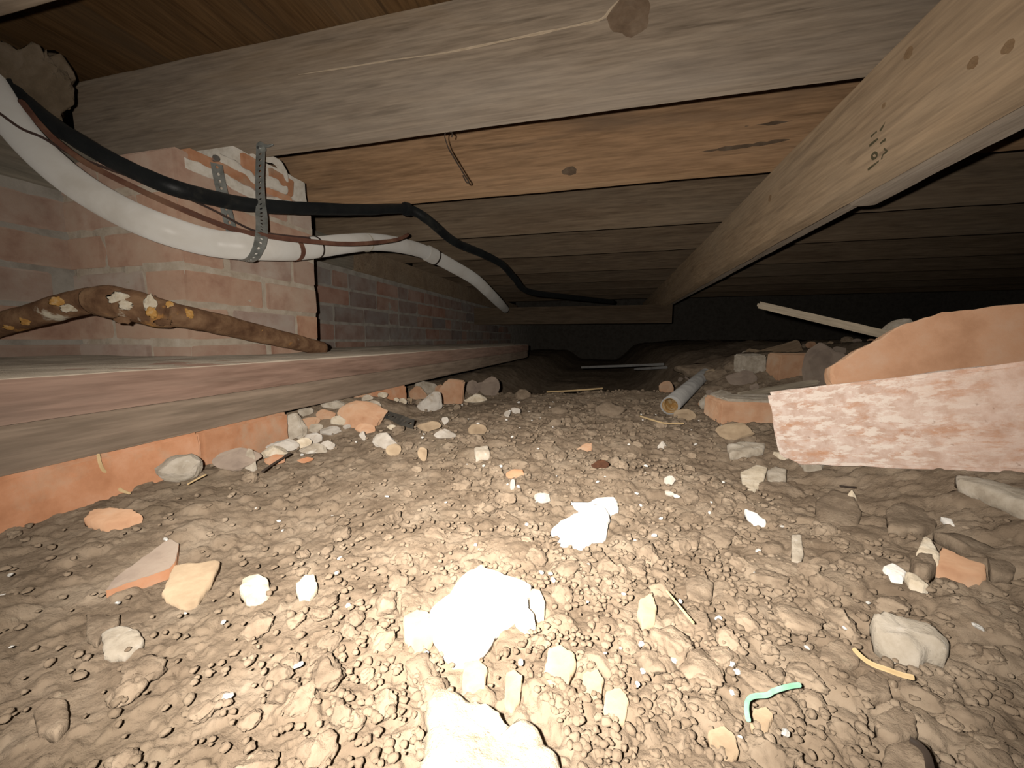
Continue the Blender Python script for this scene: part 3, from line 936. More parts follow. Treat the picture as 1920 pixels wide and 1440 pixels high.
# dropped timber far back in the dark
o = beam('cross_timber', -1.06, 0.45, 3.05, 3.15, CH + 0.12, CH + 0.25, 'X', 'joist_dusty', 91, seg=40); tag(o, 'dim low timber far back in the dark below the joists', 'beam')

# ------------------------------------------------------------------ planks on the left
b1 = beam('timber_plank', -0.715, -0.48, -0.15, 2.40, CH - 0.071, CH - 0.033, 'Y', 'plank', 101, seg=120, amp=0.002); tag(b1, 'upper reddish brown plank of the stacked pair along the left', 'plank', 'stacked planks')
o = lumpy_panel('dust_layer', (-0.712, -0.14, CH - 0.0325), (0.229, 0, 0), (0, 2.53, 0), 10, 120, (0, 0, -0.004), 'ledge', amp=0.0008, freq=40, seed=12); o['label'] = 'grey dust lying on top of the plank'; rel(o, b1)
b2 = beam('timber_plank', -0.712, -0.481, -0.15, 2.385, CH - 0.1125, CH - 0.0725, 'Y', 'plank_low', 103, seg=120, amp=0.002); tag(b2, 'lower greyish plank of the stacked pair, resting on loose bricks', 'plank', 'stacked planks')


# ------------------------------------------------------------------ pipes, hose, cables, straps
PR = 0.0245
pv = empty('drain_pipe', P(480, 462, 0.75))
tag(pv, 'white plastic drain pipe sagging from upper left and running back along the wall', 'pipe')
pvp = [P(-60, 95, 0.68), P(-20, 160, 0.66), P(0, 193, 0.655), P(36, 245, 0.652), P(85, 297, 0.65), P(150, 350, 0.648), P(230, 397, 0.647), P(310, 431, 0.652), P(400, 456, 0.71), P(480, 463, 0.752),
       PX(550, 467, -0.684), PX(600, 463, -0.684), PX(650, 457, -0.684), PX(700, 454, -0.684), PX(750, 460, -0.68), PX(800, 474, -0.66), P(850, 500, 1.55), P(890, 524, 1.68), P(916, 548, 1.85), P(938, 570, 2.25), P(948, 580, 2.75)]
o = tube('pipe_body', pvp, PR, 'pvc', sub=8, sides=24); rel(o, pv)
def bandat(i, j, f, name, mat, wd, ht, lab=None):
    a, b = pvp[i], pvp[j]
    o = ring(name, a.lerp(b, f), b - a, PR * 1.0, (wd, ht), mat); rel(o, pv)
    if lab: o['label'] = lab
    return o
bandat(10, 11, 0.0, 'pipe_band', 'brown_cable', 0.007, 0.0012, 'brown band round the pipe')
bandat(10, 11, 0.8, 'wire_tie', 'wire', 0.0018, 0.0018, 'thin dark wire tied round the pipe')
bandat(12, 13, 0.7, 'pipe_joint', 'pvc_mark', 0.0018, 0.0012)
bandat(15, 15, 0.0, 'pipe_joint', 'pvc', 0.001, 0.001) if False else None
a, b = pvp[15], pvp[16]
o = ring('coupling', a.lerp(b, 0.15), b - a, PR, (0.02, 0.004), 'pvc'); rel(o, pv)
o = ring('wire_tie', a.lerp(b, 0.32), b - a, PR, (0.003, 0.0045), 'wire'); rel(o, pv)

hp = [P(-70, 90, 0.74), P(-20, 112, 0.70), P(12, 150, 0.685), P(60, 203, 0.685), P(130, 254, 0.68), P(220, 306, 0.672), P(320, 350, 0.668), P(420, 376, 0.752), P(490, 386, 0.81), P(580, 391, 0.90), P(680, 393, 1.03), P(762, 392, 1.155), P(800, 411, 1.2), P(850, 452, 1.32), P(900, 474, 1.45), P(940, 495, 1.6), P(965, 522, 1.75), P(990, 546, 1.9), P(1060, 556, 2.2), P(1150, 566, 2.6)]
hs = empty('water_hose', P(490, 386, 0.82))
tag(hs, 'black plastic water line looping under the joists beside the white pipe', 'hose')
o = tube('hose_body', hp, 0.0138, 'hose', sub=8, sides=18, rough=0.06); rel(o, hs)
a = hp[11]
o = ring('hose_clamp', a, hp[12] - hp[10], 0.0138, (0.008, 0.005), 'hose'); rel(o, hs)
o = tube('clamp_screw', [a + Vector((-0.006, 0, 0.014)), a + Vector((0.004, 0.0, 0.022))], 0.005, 'hose', sub=2, sides=8); rel(o, hs)

o = tube('brown_cable', [P(40, 190, 0.66), P(90, 250, 0.655), P(150, 298, 0.66), P(200, 326, 0.665), P(300, 374, 0.66), P(380, 408, 0.69), P(440, 430, 0.72), P(490, 441, 0.735), P(560, 450, 0.79), P(640, 457, 0.895), P(700, 455, 0.99), P(745, 449, 1.09), P(765, 440, 1.17)], 0.0047, 'brown_cable', sub=8, sides=10, rough=0.1)
tag(o, 'thick reddish brown cable drooping just above the white pipe', 'cable')
o = tube('dark_cable', [P(-20, 200, 0.62), P(0, 213, 0.622), P(40, 241, 0.63), P(80, 258, 0.637), P(130, 287, 0.665), P(210, 319, 0.675), P(270, 338, 0.675), P(330, 362, 0.682), P(400, 394, 0.735), P(470, 430, 0.775), P(520, 440, 0.785), P(580, 446, 0.85)], 0.0021, 'dark_cable', sub=8, sides=8)
tag(o, 'thin dark cable crossing over the white pipe at far left', 'cable')

st = empty('pipe_strap', PY(489, 274, JF))
tag(st, 'perforated steel hanger strap looped under the white pipe', 'strap')
tp = PY(489, 272, JF - 0.002)
sp_ = [tp, P(488, 300, 0.805), P(487, 340, 0.80), P(489, 385, 0.79), P(491, 418, 0.765), P(490, 444, 0.728), P(485, 464, 0.714), P(474, 484, 0.728), P(458, 489, 0.755), P(446, 475, 0.785), P(436, 440, 0.785), P(424, 392, 0.772), P(413, 345, 0.760), P(404, 298, 0.750)]
wd = [(1, 0.1, 0)] * 4 + [(0.5, 0.8, 0)] + [(0.2, 1, 0)] * 4 + [(0.3, 1, 0)] * 4 + [(0.25, 1, 0)]
o = perforated('strap_band', sp_, wd, 0.0205, 'strap'); rel(o, st)
def screw(pos, nrm, r, mat, parent, name='screw'):
    n = Vector(nrm).normalized()
    o = tube(name, [Vector(pos) + n * 0.004, Vector(pos) + n * 0.0015, Vector(pos) - n * 0.012], [r, r, r * 0.5], mat, sub=3, sides=8, smooth=False)
    return rel(o, parent)
screw(tp + Vector((0, -0.001, -0.004)), (0, -1, 0), 0.0075, 'strap', st)
screw(tp + Vector((0, -0.004, -0.008)), (0, -1, 0), 0.003, 'screw', st)
screw(P(404, 297, 0.748), (1, -0.4, 0), 0.006, 'screw', st)
o = tube('bent_nail', [tp + Vector((0.002, -0.003, 0.002)), PY(500, 274, JF - 0.004), PY(512, 271, JF - 0.002)], [0.004, 0.003, 0.0015], 'strap', sub=4, sides=8); rel(o, st)

hw = empty('hanging_wire', PZ(838, 250, HJ))
tag(hw, 'short dark twisted wire hanging from the knotted joist', 'wire')
YW = JO[1][0] - 0.004
o = tube('wire_strand', [PY(836, 246, YW), PY(834, 256, YW), PY(838, 270, YW + 0.01), PY(842, 280, YW + 0.01), PY(852, 297, YW + 0.01), PY(866, 320, YW + 0.01), PY(874, 333, YW + 0.01), PY(879, 341, YW + 0.01), PY(875, 342, YW + 0.01), PY(868, 329, YW + 0.01)], 0.0013, 'wire', sub=5, sides=7, rough=0.4); rel(o, hw)
o = tube('wire_stub', [PY(843, 247, YW), PY(848, 250, YW), PY(847, 257, YW)], 0.0013, 'wire', sub=5, sides=7); rel(o, hw)

rp = empty('rusty_pipe', P(250, 575, 0.63))
tag(rp, 'rusted iron pipe with crusty white lime spots in front of the brick pier', 'pipe')
rpts = [P(-60, 632, 0.66), P(0, 609, 0.635), P(60, 592, 0.625), P(120, 575, 0.62), P(160, 566, 0.62), P(200, 563, 0.618)]
o = tube('pipe_arm', rpts, [0.018, 0.018, 0.0185, 0.0195, 0.0205, 0.022], 'rust', sub=8, sides=20, rough=0.05, seed=3); rel(o, rp)
o = tube('elbow', [P(180, 565, 0.62), P(215, 566, 0.615), P(250, 573, 0.615), P(290, 584, 0.625), P(322, 590, 0.63)], [0.023, 0.026, 0.025, 0.0245, 0.021], 'rust', sub=8, sides=20, rough=0.07, seed=8); rel(o, rp)
o = tube('pipe_arm', [P(310, 588, 0.63), P(360, 597, 0.665), P(430, 612, 0.745), P(500, 629, 0.82), P(560, 643, 0.90), P(605, 654, 0.97)], [0.0195, 0.019, 0.0195, 0.0185, 0.0175, 0.017], 'rust', sub=8, sides=20, rough=0.05, seed=5); rel(o, rp)
for (x, y, t, w_, h_, mt, lb) in ((228, 600, 0.60, 0.020, 0.010, 'rust', 'dark drip of rust under the elbow'), (305, 604, 0.61, 0.018, 0.009, 'rust', 'dark drip of rust under the elbow'),
                                  (118, 566, 0.603, 0.026, 0.014, 'lime_yellow', 'orange yellow crust'), (128, 578, 0.602, 0.016, 0.010, 'lime', 'white lime crust'),
                                  (222, 560, 0.592, 0.024, 0.016, 'lime', 'white lime crust'), (236, 572, 0.590, 0.014, 0.012, 'lime', 'white lime crust'), (282, 570, 0.602, 0.014, 0.024, 'lime', 'white lime crust'),
                                  (284, 586, 0.602, 0.012, 0.014, 'lime_yellow', 'orange yellow crust'), (350, 588, 0.642, 0.016, 0.013, 'lime_yellow', 'orange yellow crust'), (318, 571, 0.615, 0.009, 0.009, 'lime_yellow', 'orange yellow crust'),
                                  (48, 602, 0.610, 0.012, 0.010, 'lime_yellow', 'orange yellow crust'), (18, 612, 0.617, 0.013, 0.009, 'lime_yellow', 'orange yellow crust'), (485, 620, 0.79, 0.012, 0.006, 'lime_yellow', 'orange yellow crust')):
    o = rock('crust', P(x, y, t), (w_ * 1.35, 0.008, h_ * 1.35), mt, int(x), 0.5, n=3, planes=3, rough=0.45, sink=0.5); o['label'] = lb; rel(o, rp)

# grey pipe lying on the dirt
pa = PG(1255, 778); pa.z = gz(pa.x, pa.y) + 0.019
pb = Vector((pa.x + 0.20, pa.y + 0.60, gz(pa.x + 0.2, pa.y + 0.6) + 0.008))
gp = empty('iron_pipe', pa); tag(gp, 'hollow grey iron pipe lying on the dirt with a rusty open end', 'pipe')
o = tube('pipe_body', [pa, pa.lerp(pb, 0.3), pa.lerp(pb, 0.7), pb], 0.0185, 'iron', sub=6, sides=28, inner=0.86); rel(o, gp)
o = tube('rust_lining', [pa + (pb - pa) * 0.004, pa.lerp(pb, 0.3), pa.lerp(pb, 0.98)], 0.0158, 'iron_in', sub=6, sides=28, inner=0.93); rel(o, gp)
o['label'] = 'orange rust inside the pipe'
o = rock('rust_clump', pa.lerp(pb, 0.06) + Vector((0.004, 0, -0.007)), (0.016, 0.03, 0.016), 'iron_in', 15, n=3, planes=3, rough=0.2, sink=0.5); rel(o, gp)
foot.append((pa.x, pa.y, 0.03)); foot.append((pa.x + .05, pa.y + .15, 0.03)); foot.append((pa.x + .1, pa.y + .3, 0.03))


# ------------------------------------------------------------------ loose bricks
def brick_between(name, pl_, pr_, ht, depth, mat, seed, label, tilt=0.0, chips=(), cat='brick', L=None):
    """a brick whose visible long face stands between two ground points, left and right"""
    d = pr_ - pl_
    yaw = math.atan2(d.y, d.x)
    L = L or d.length
    pitch = -math.atan2(d.z, math.hypot(d.x, d.y))
    m = Matrix.Rotation(yaw, 4, 'Z') @ Matrix.Rotation(pitch, 4, 'Y') @ Matrix.Rotation(tilt, 4, 'X')
    c = pl_ + m @ Vector((L / 2, depth / 2, ht / 2))
    o = rough_box(name, L, depth, ht, mat, seed, c, m.to_euler(), cuts=9, chips=chips)
    tag(o, label, cat)
    foot.append((c.x, c.y, L * 0.5))
    return o


# the big mortar-washed brick standing on edge
q1 = Vector((0.219, 0.556, CH - 0.160)); q2 = Vector((0.354, 0.394, CH - 0.107))
o = brick_between('washed_brick', q1, q2, 0.0925, 0.058, 'washed', 5, 'big salmon brick on edge at right with white mortar wash across its face', chips=[((-0.09, 0, -0.043), (-0.6, 0, -1.0))])
# broken slab leaning behind it
PB = [(1556, 700), (1558, 688), (1585, 672), (1612, 652), (1660, 632), (1668, 622), (1700, 606), (1735, 597), (1770, 583), (1820, 577), (1870, 571), (1930, 568), (1990, 575), (2010, 640), (1990, 720), (1900, 760), (1700, 760), (1566, 735)]
d0 = ray(1556, 700); a0 = P(1556, 705, 0.53); a1 = P(1990, 640, 0.43)
def on_plane(px, py, p0, nrm):
    d = ray(px, py); t = (p0 - O).dot(nrm) / d.dot(nrm); return O + d * t
nrm = (a1 - a0).cross(Vector((0.05, 0.12, 1.0))).normalized()
pp = [on_plane(x, y, a0, nrm) for x, y in PB]
cen = sum(pp, Vector()) / len(pp)
u_ = (a1 - a0).normalized(); v_ = nrm.cross(u_).normalized()
if v_.z < 0: v_ = -v_
nb = nrm if nrm.y > 0 else -nrm
loc2 = resample([((p - cen).dot(u_), (p - cen).dot(v_)) for p in pp], 60)
rr = np.random.default_rng(4)
vs, fs = [], []
TT = 0.055
for (s, d) in ((0.2, 0.0), (0.6, 0.0), (0.96, 0.0), (1.0, 0.004), (1.0, 0.5 * TT), (0.98, TT), (0.5, TT)):
    for (a, b) in loc2:
        jj = rr.normal(0, 0.0007) if s > 0.9 else 0.0
        k = float(vnoise(np.array([a * 50]), np.array([b * 50]), np.array([d * 50]), 3)[0]) * 0.002
        vs.append(u_ * (a * s + jj) + v_ * (b * s + jj + (k if s > 0.9 else 0)) + nb * (d + (k if s > 0.9 else 0)))
n_ = len(loc2)
for k in range(6):
    for i in range(n_):
        j = (i + 1) % n_
        fs.append((k * n_ + i, k * n_ + j, (k + 1) * n_ + j, (k + 1) * n_ + i))
fs.append(tuple(range(n_))); fs.append(tuple(range(6 * n_, 7 * n_)))
me = mesh('broken_brick', vs, fs)
bm = bmesh.new(); bm.from_mesh(me); bmesh.ops.recalc_face_normals(bm, faces=bm.faces); bm.to_mesh(me); bm.free()
o = link('broken_brick', me, 'pale_terra', None, cen)
tag(o, 'large broken orange brick with a jagged curved top behind the washed brick', 'brick')

pl_ = PG(1349, 794); pr_ = pl_ + Vector((0.19, 0.015, 0.0)); pl_.z = pr_.z = -0.012
lb_ = brick_between('loose_brick', pl_, pr_, 0.058, 0.092, 'dusty_terra', 6, 'small half buried brick with grey dusty top left of the washed brick')
cp = rough_box('mortar_cap', 0.175, 0.084, 0.005, 'grey', 66, (0.004, 0.002, 0.0305), (0, 0, 0), lb_, cuts=6, amp=0.0012); cp['label'] = 'grey dusty mortar bed on top of the brick'
pl_ = PG(1457, 712, 0.0); pl_.z -= 0.02
brick_between('loose_brick', pl_, pl_ + Vector((0.16, 0.03, 0.0)), 0.085, 0.06, 'dusty_terra', 7, 'dark brown brick in the rubble behind the broken orange brick', tilt=0.1)
# bricks under the planks
def under(x0, x1, yb, ht, mat, seed, label, X=-0.488, zt=None, tilt=0.0, depth=0.092, roty=0.0):
    a = PX(x0, yb, X); b = PX(x1, yb, X)
    zt = CH - 0.1135 if zt is None else zt
    o = rough_box('support_brick', depth, abs(b.y - a.y), ht, mat, seed, (X - depth / 2, (a.y + b.y) / 2, zt - ht / 2), (tilt, roty, 0), cuts=8)
    tag(o, label, 'brick'); foot.append((X, (a.y + b.y) / 2, 0.05))
    return o
o = rough_box('support_brick', 0.092, 0.19, 0.062, 'terra', 21, (-0.485 - 0.046, 0.272, CH - 0.1135 - 0.031), (0, 0, 0.02), cuts=8); tag(o, 'orange brick under the plank at the far left edge', 'brick')
o = rough_box('support_brick', 0.092, 0.135, 0.062, 'terra', 22, (-0.487 - 0.046, 0.439, CH - 0.1135 - 0.031), (0, 0, -0.03), cuts=8); tag(o, 'orange brick under the plank, second from the left edge', 'brick')
foot += [(-0.5, 0.27, 0.07), (-0.5, 0.44, 0.06)]
under(708, 763, 745, 0.062, 'terra', 23, 'orange brick end under the plank right of the rubble heap', X=-0.486)
under(675, 706, 748, 0.03, 'dusty_terra', 24, 'thin brown brick sliver tucked under the plank', X=-0.50)
# the wedge
wa = PG(836, 756)
o = rough_box('brick_wedge', 0.075, 0.05, 0.088, 'dusty_terra', 25, (wa.x - 0.005, wa.y + 0.03, CH - 0.115 - 0.034), (0.0, 0.12, 0.25), cuts=8, chips=[((-0.015, 0, 0.03), (-1, 0, 0.55)), ((0.02, 0, -0.03), (0.6, 0, -1))])
tag(o, 'upright brick wedge propping the plank', 'brick'); foot.append((wa.x, wa.y, 0.05))

# ------------------------------------------------------------------ named stones
def stone(px, pyb, wpx, hpx, mat, seed, name, label, cat='stone', planes=9, rough=0.08, depth=None, sink=0.2, lift=0.0, rz=None, n=3, tilt=(0, 0)):
    g = PG(px, pyb)
    t = (g - O).dot(Vector((-math.sin(PSI) * math.cos(TH), math.cos(PSI) * math.cos(TH), -math.sin(TH))))
    W = wpx * t / F
    H = max(hpx * t / F, 0.35 * W if hpx > 0.3 * wpx else 0.2 * W)
    D = depth if depth else W * 0.75
    r_ = random.Random(seed)
    ang = PSI + (r_.uniform(-0.3, 0.3) if rz is None else rz)
    bk = Vector((-math.sin(PSI), math.cos(PSI), 0)) * (D * 0.4)
    o = rock(name, (g.x + bk.x, g.y + bk.y, g.z + lift), (W * 1.05, D, H * 1.15), mat, seed, ang, n=n, planes=planes, rough=rough, sink=sink, tilt=tilt)
    tag(o, label, cat)
    foot.append((g.x + bk.x, g.y + bk.y, W * 0.5))
    return o


slab('white_mortar_chunk', [(897, 1064), (945, 1080), (996, 1103), (990, 1130), (965, 1150), (940, 1172), (915, 1200), (895, 1234), (850, 1230), (822, 1208), (806, 1178), (804, 1150), (830, 1133), (850, 1113), (858, 1096), (880, 1076)], 0.018, 'white', 1)
tag(bpy.context.scene.objects['white_mortar_chunk'], 'largest bright white mortar chunk in the middle of the dirt', 'mortar')
def sl_(name, px, th, mat, seed, label, cat='stone', **kw):
    o = slab(name, px, th, mat, seed, **kw); tag(o, label, cat); return o
sl_('mortar_chunk', [(806, 1312), (845, 1304), (875, 1314), (936, 1345), (941, 1366), (965, 1376), (985, 1358), (1010, 1372), (1020, 1405), (1042, 1420), (1062, 1450), (1050, 1500), (980, 1540), (800, 1540), (788, 1450), (794, 1390)], 0.017, 'pale_crumb', 2, 'pale crumbly mortar chunk cut off by the bottom edge', 'mortar', jit=0.03, bulge=0.35, n=60)
sl_('mortar_chunk', [(1036, 990), (1058, 1018), (1100, 1011), (1137, 1000), (1143, 968), (1130, 952), (1112, 952), (1085, 965), (1045, 980)], 0.013, 'white', 3, 'white angular mortar chunk with brown dusted top, nearer of the touching pair', 'mortar')
sl_('mortar_chunk', [(1068, 940), (1092, 950), (1120, 932), (1155, 929), (1161, 955), (1140, 962), (1125, 955), (1095, 962)], 0.010, 'white', 4, 'white mortar flake just behind the angular white chunk', 'mortar')
sl_('mortar_chunk', [(962, 1150), (985, 1140), (1003, 1160), (1003, 1172), (985, 1176), (968, 1165)], 0.011, 'white', 5, 'small white lump touching the largest chunk at lower right', 'mortar')
sl_('mortar_chunk', [(996, 1108), (1012, 1112), (1023, 1135), (1020, 1153), (1005, 1145), (993, 1128)], 0.012, 'cream', 6, 'cream pebble touching the right corner of the largest white chunk', 'mortar')
sl_('mortar_chunk', [(448, 1108), (455, 1092), (480, 1085), (503, 1090), (507, 1105), (490, 1118), (462, 1124)], 0.010, 'cream', 7, 'mottled white mortar piece on the left half of the dirt', 'mortar', bulge=0.3)
sl_('mortar_chunk', [(554, 1100), (572, 1086), (590, 1083), (595, 1098), (580, 1112), (560, 1118)], 0.009, 'cream', 8, 'bright white mortar piece right of the mottled one', 'mortar', bulge=0.3)
sl_('mortar_chunk', [(755, 1165), (780, 1150), (805, 1155), (815, 1190), (800, 1205), (775, 1217), (758, 1195)], 0.013, 'tan', 9, 'cream stone touching the left side of the largest white chunk', 'stone')
for k, (px, th, mt, lb) in enumerate([
        ([(1028, 1220), (1050, 1210), (1075, 1225), (1082, 1245), (1065, 1278), (1035, 1280), (1020, 1262)], 0.012, 'tan', 'cream stone below right of the largest white chunk'),
        ([(948, 1265), (965, 1256), (980, 1270), (975, 1310), (962, 1326), (946, 1315)], 0.011, 'tan', 'tall cream pebble above the crumbly bottom chunk'),
        ([(870, 1245), (895, 1238), (915, 1255), (908, 1290), (885, 1300), (866, 1285)], 0.012, 'tan', 'cream pebble just below the largest white chunk'),
        ([(1092, 1268), (1120, 1257), (1133, 1275), (1128, 1298), (1105, 1302), (1092, 1290)], 0.011, 'tan', 'tan pebble right of the cream stones near bottom centre'),
        ([(1198, 1128), (1222, 1115), (1232, 1140), (1228, 1165), (1205, 1172), (1195, 1150)], 0.013, 'tan', 'cream pebble standing apart, right of centre'),
        ([(1135, 1300), (1165, 1293), (1180, 1318), (1172, 1345), (1145, 1350), (1132, 1328)], 0.012, 'tan', 'tan stone right of the bottom pale chunk'),
        ([(1328, 1372), (1358, 1365), (1380, 1385), (1385, 1410), (1355, 1420), (1332, 1400)], 0.012, 'tan', 'cream flat stone at lower right of centre'),
        ([(1412, 1335), (1438, 1328), (1450, 1345), (1440, 1365), (1418, 1365), (1408, 1350)], 0.012, 'tan', 'yellowish pebble beside the green string')]):
    sl_('pale_pebble', px, th, mt, 20 + k, lb, bulge=0.25)
sl_('grey_rock', [(1630, 1167), (1650, 1160), (1690, 1160), (1742, 1172), (1782, 1205), (1778, 1226), (1742, 1222), (1722, 1240), (1700, 1234), (1665, 1215), (1640, 1195)], 0.019, 'grey', 31, 'oblong grey rock alone on the dirt at right', bulge=0.3)
sl_('concrete_piece', [(1790, 902), (1830, 893), (1900, 897), (1965, 915), (1985, 960), (1920, 962), (1850, 940), (1795, 920)], 0.014, 'grey', 32, 'flat grey concrete piece at the right edge below the washed brick', 'concrete', bulge=0.25)
sl_('tile_fragment', [(198, 1112), (214, 1086), (318, 1005), (336, 1022), (330, 1062), (318, 1075)], 0.007, 'slate', 33, 'flat grey tile fragment with an orange broken edge at left', 'tile', matside='terra', jit=0.006, bulge=0.05, taper=0.99)
sl_('flat_stone', [(325, 1058), (413, 1057), (397, 1090), (365, 1127), (340, 1132), (303, 1112)], 0.008, 'tan', 34, 'flat tan stone touching the grey tile fragment', bulge=0.15)
sl_('tile_fragment', [(158, 975), (172, 958), (200, 954), (250, 958), (268, 968), (240, 978), (200, 986)], 0.010, 'dusty_terra', 35, 'orange tile fragment below the left plank bricks', 'tile')
sl_('tile_chip', [(948, 888), (962, 880), (980, 882), (983, 890), (968, 894)], 0.006, 'terra', 36, 'small orange tile chip in the middle distance', 'tile')
sl_('tile_chip', [(1080, 842), (1095, 832), (1110, 829), (1110, 842), (1092, 848)], 0.006, 'dusty_terra', 37, 'pinkish tile chip right of the middle distance', 'tile')
sl_('tile_fragment', [(1762, 1033), (1850, 1058), (1850, 1080), (1836, 1088), (1800, 1083), (1757, 1066)], 0.012, 'dusty_terra', 38, 'orange brick shard lying at the right beside a pale stone', 'tile')
sl_('pale_stone', [(1718, 1040), (1730, 1014), (1745, 1018), (1763, 1048), (1760, 1064), (1742, 1055)], 0.014, 'cream', 39, 'pale stone touching the orange shard at right')
sl_('round_clod', [(1706, 1058), (1725, 1043), (1748, 1048), (1756, 1066), (1742, 1080), (1716, 1078)], 0.014, 'clod', 40, 'round brown clod below the pale stone at right', 'clod')
sl_('mortar_flake', [(1654, 1066), (1672, 1060), (1700, 1074), (1692, 1090), (1672, 1088)], 0.008, 'white', 41, 'white mortar flake left of the round brown clod', 'mortar')
sl_('mortar_flake', [(1696, 1078), (1718, 1082), (1742, 1102), (1730, 1106), (1705, 1094)], 0.009, 'cream', 42, 'cream flake tail right of the white flake', 'mortar')
sl_('mortar_flake', [(1420, 873), (1440, 878), (1432, 900), (1408, 923), (1394, 906), (1388, 886)], 0.008, 'cream', 43, 'white crumbling mortar flake left below the washed brick', 'mortar', bulge=0.4)
sl_('grey_stone', [(1438, 885), (1455, 876), (1475, 884), (1474, 900), (1455, 908), (1440, 900)], 0.012, 'grey', 44, 'grey stone right of the crumbling mortar flake')
sl_('flat_stone', [(1362, 832), (1400, 826), (1436, 828), (1432, 845), (1396, 857), (1368, 859)], 0.012, 'grey', 45, 'flat pinkish grey stone in front of the half buried brick', bulge=0.3)
sl_('mortar_flake', [(1395, 955), (1420, 965), (1437, 977), (1415, 983), (1402, 972)], 0.007, 'white', 46, 'pointed white mortar flake at mid right', 'mortar')
sl_('mortar_flake', [(1448, 850), (1470, 846), (1478, 856), (1462, 858)], 0.007, 'cream', 47, 'pale flake at the lower left corner of the washed brick', 'mortar')
sl_('mortar_flake', [(1497, 868), (1520, 862), (1546, 864), (1540, 878), (1508, 880)], 0.010, 'grey', 48, 'grey mortar bit leaning on the foot of the washed brick', 'mortar')
sl_('quartz_cube', [(888, 842), (915, 838), (919, 852), (892, 857)], 0.012, 'grey', 49, 'squarish white stone in the middle distance', jit=0.01)
sl_('plastic_scrap', [(1484, 1003), (1502, 1000), (1507, 1040), (1500, 1058), (1484, 1056)], 0.004, 'grey', 50, 'lilac grey flat scrap standing out of the dirt at right', 'scrap')
sl_('paper_scrap', [(1763, 970), (1784, 969), (1790, 986), (1775, 982)], 0.002, 'white', 51, 'white paper scrap at right below the concrete piece', 'scrap', jit=0.005)
for k, (px, th, lb) in enumerate([([(1528, 945), (1560, 925), (1600, 930), (1615, 960), (1608, 985), (1570, 992), (1535, 978)], 0.022, 'broad tan clod below the washed brick'),
                                  ([(1660, 965), (1690, 938), (1720, 932), (1758, 965), (1755, 985), (1720, 1000), (1665, 1000)], 0.020, 'sandy lump of earth left of the paper scrap'),
                                  ([(1745, 1010), (1800, 1000), (1880, 1020), (1908, 1050), (1900, 1085), (1858, 1085), (1850, 1055)], 0.018, 'broad flat lump of earth behind the orange shard'),
                                  ([(62, 1335), (90, 1312), (125, 1315), (130, 1350), (105, 1378), (70, 1370)], 0.012, 'tan clod near the lower left corner'),
                                  ([(1540, 1215), (1570, 1200), (1610, 1215), (1612, 1245), (1570, 1255), (1535, 1240)], 0.012, 'flat round clod left of the straw twig'),
                                  ([(1605, 1275), (1630, 1262), (1665, 1280), (1672, 1310), (1630, 1312), (1605, 1300)], 0.014, 'smooth clod below the straw twig'),
                                  ([(1640, 1345), (1680, 1325), (1715, 1345), (1720, 1380), (1680, 1395), (1645, 1375)], 0.015, 'large clod above the dark wire at lower right'),
                                  ([(1660, 1400), (1705, 1388), (1740, 1420), (1748, 1470), (1700, 1490), (1650, 1450)], 0.015, 'large pinkish clod cut by the bottom edge at right'),
                                  ([(1285, 1090), (1310, 1078), (1338, 1095), (1335, 1118), (1310, 1130), (1288, 1115)], 0.014, 'round clod with a dark shadow right of centre'),
                                  ([(190, 1190), (215, 1178), (258, 1182), (270, 1200), (235, 1225), (195, 1225)], 0.010, 'pale grey flat stone below the left tile fragment'),
                                  ([(162, 1155), (225, 1155), (222, 1170), (195, 1185), (180, 1205), (162, 1195)], 0.008, 'sandy angular stone left below the tile fragment')]):
    sl_('soil_lump', px, th, 'clod' if k != 9 else 'grey', 60 + k, lb, 'clod' if k < 9 else 'stone', bulge=0.35, taper=0.95)

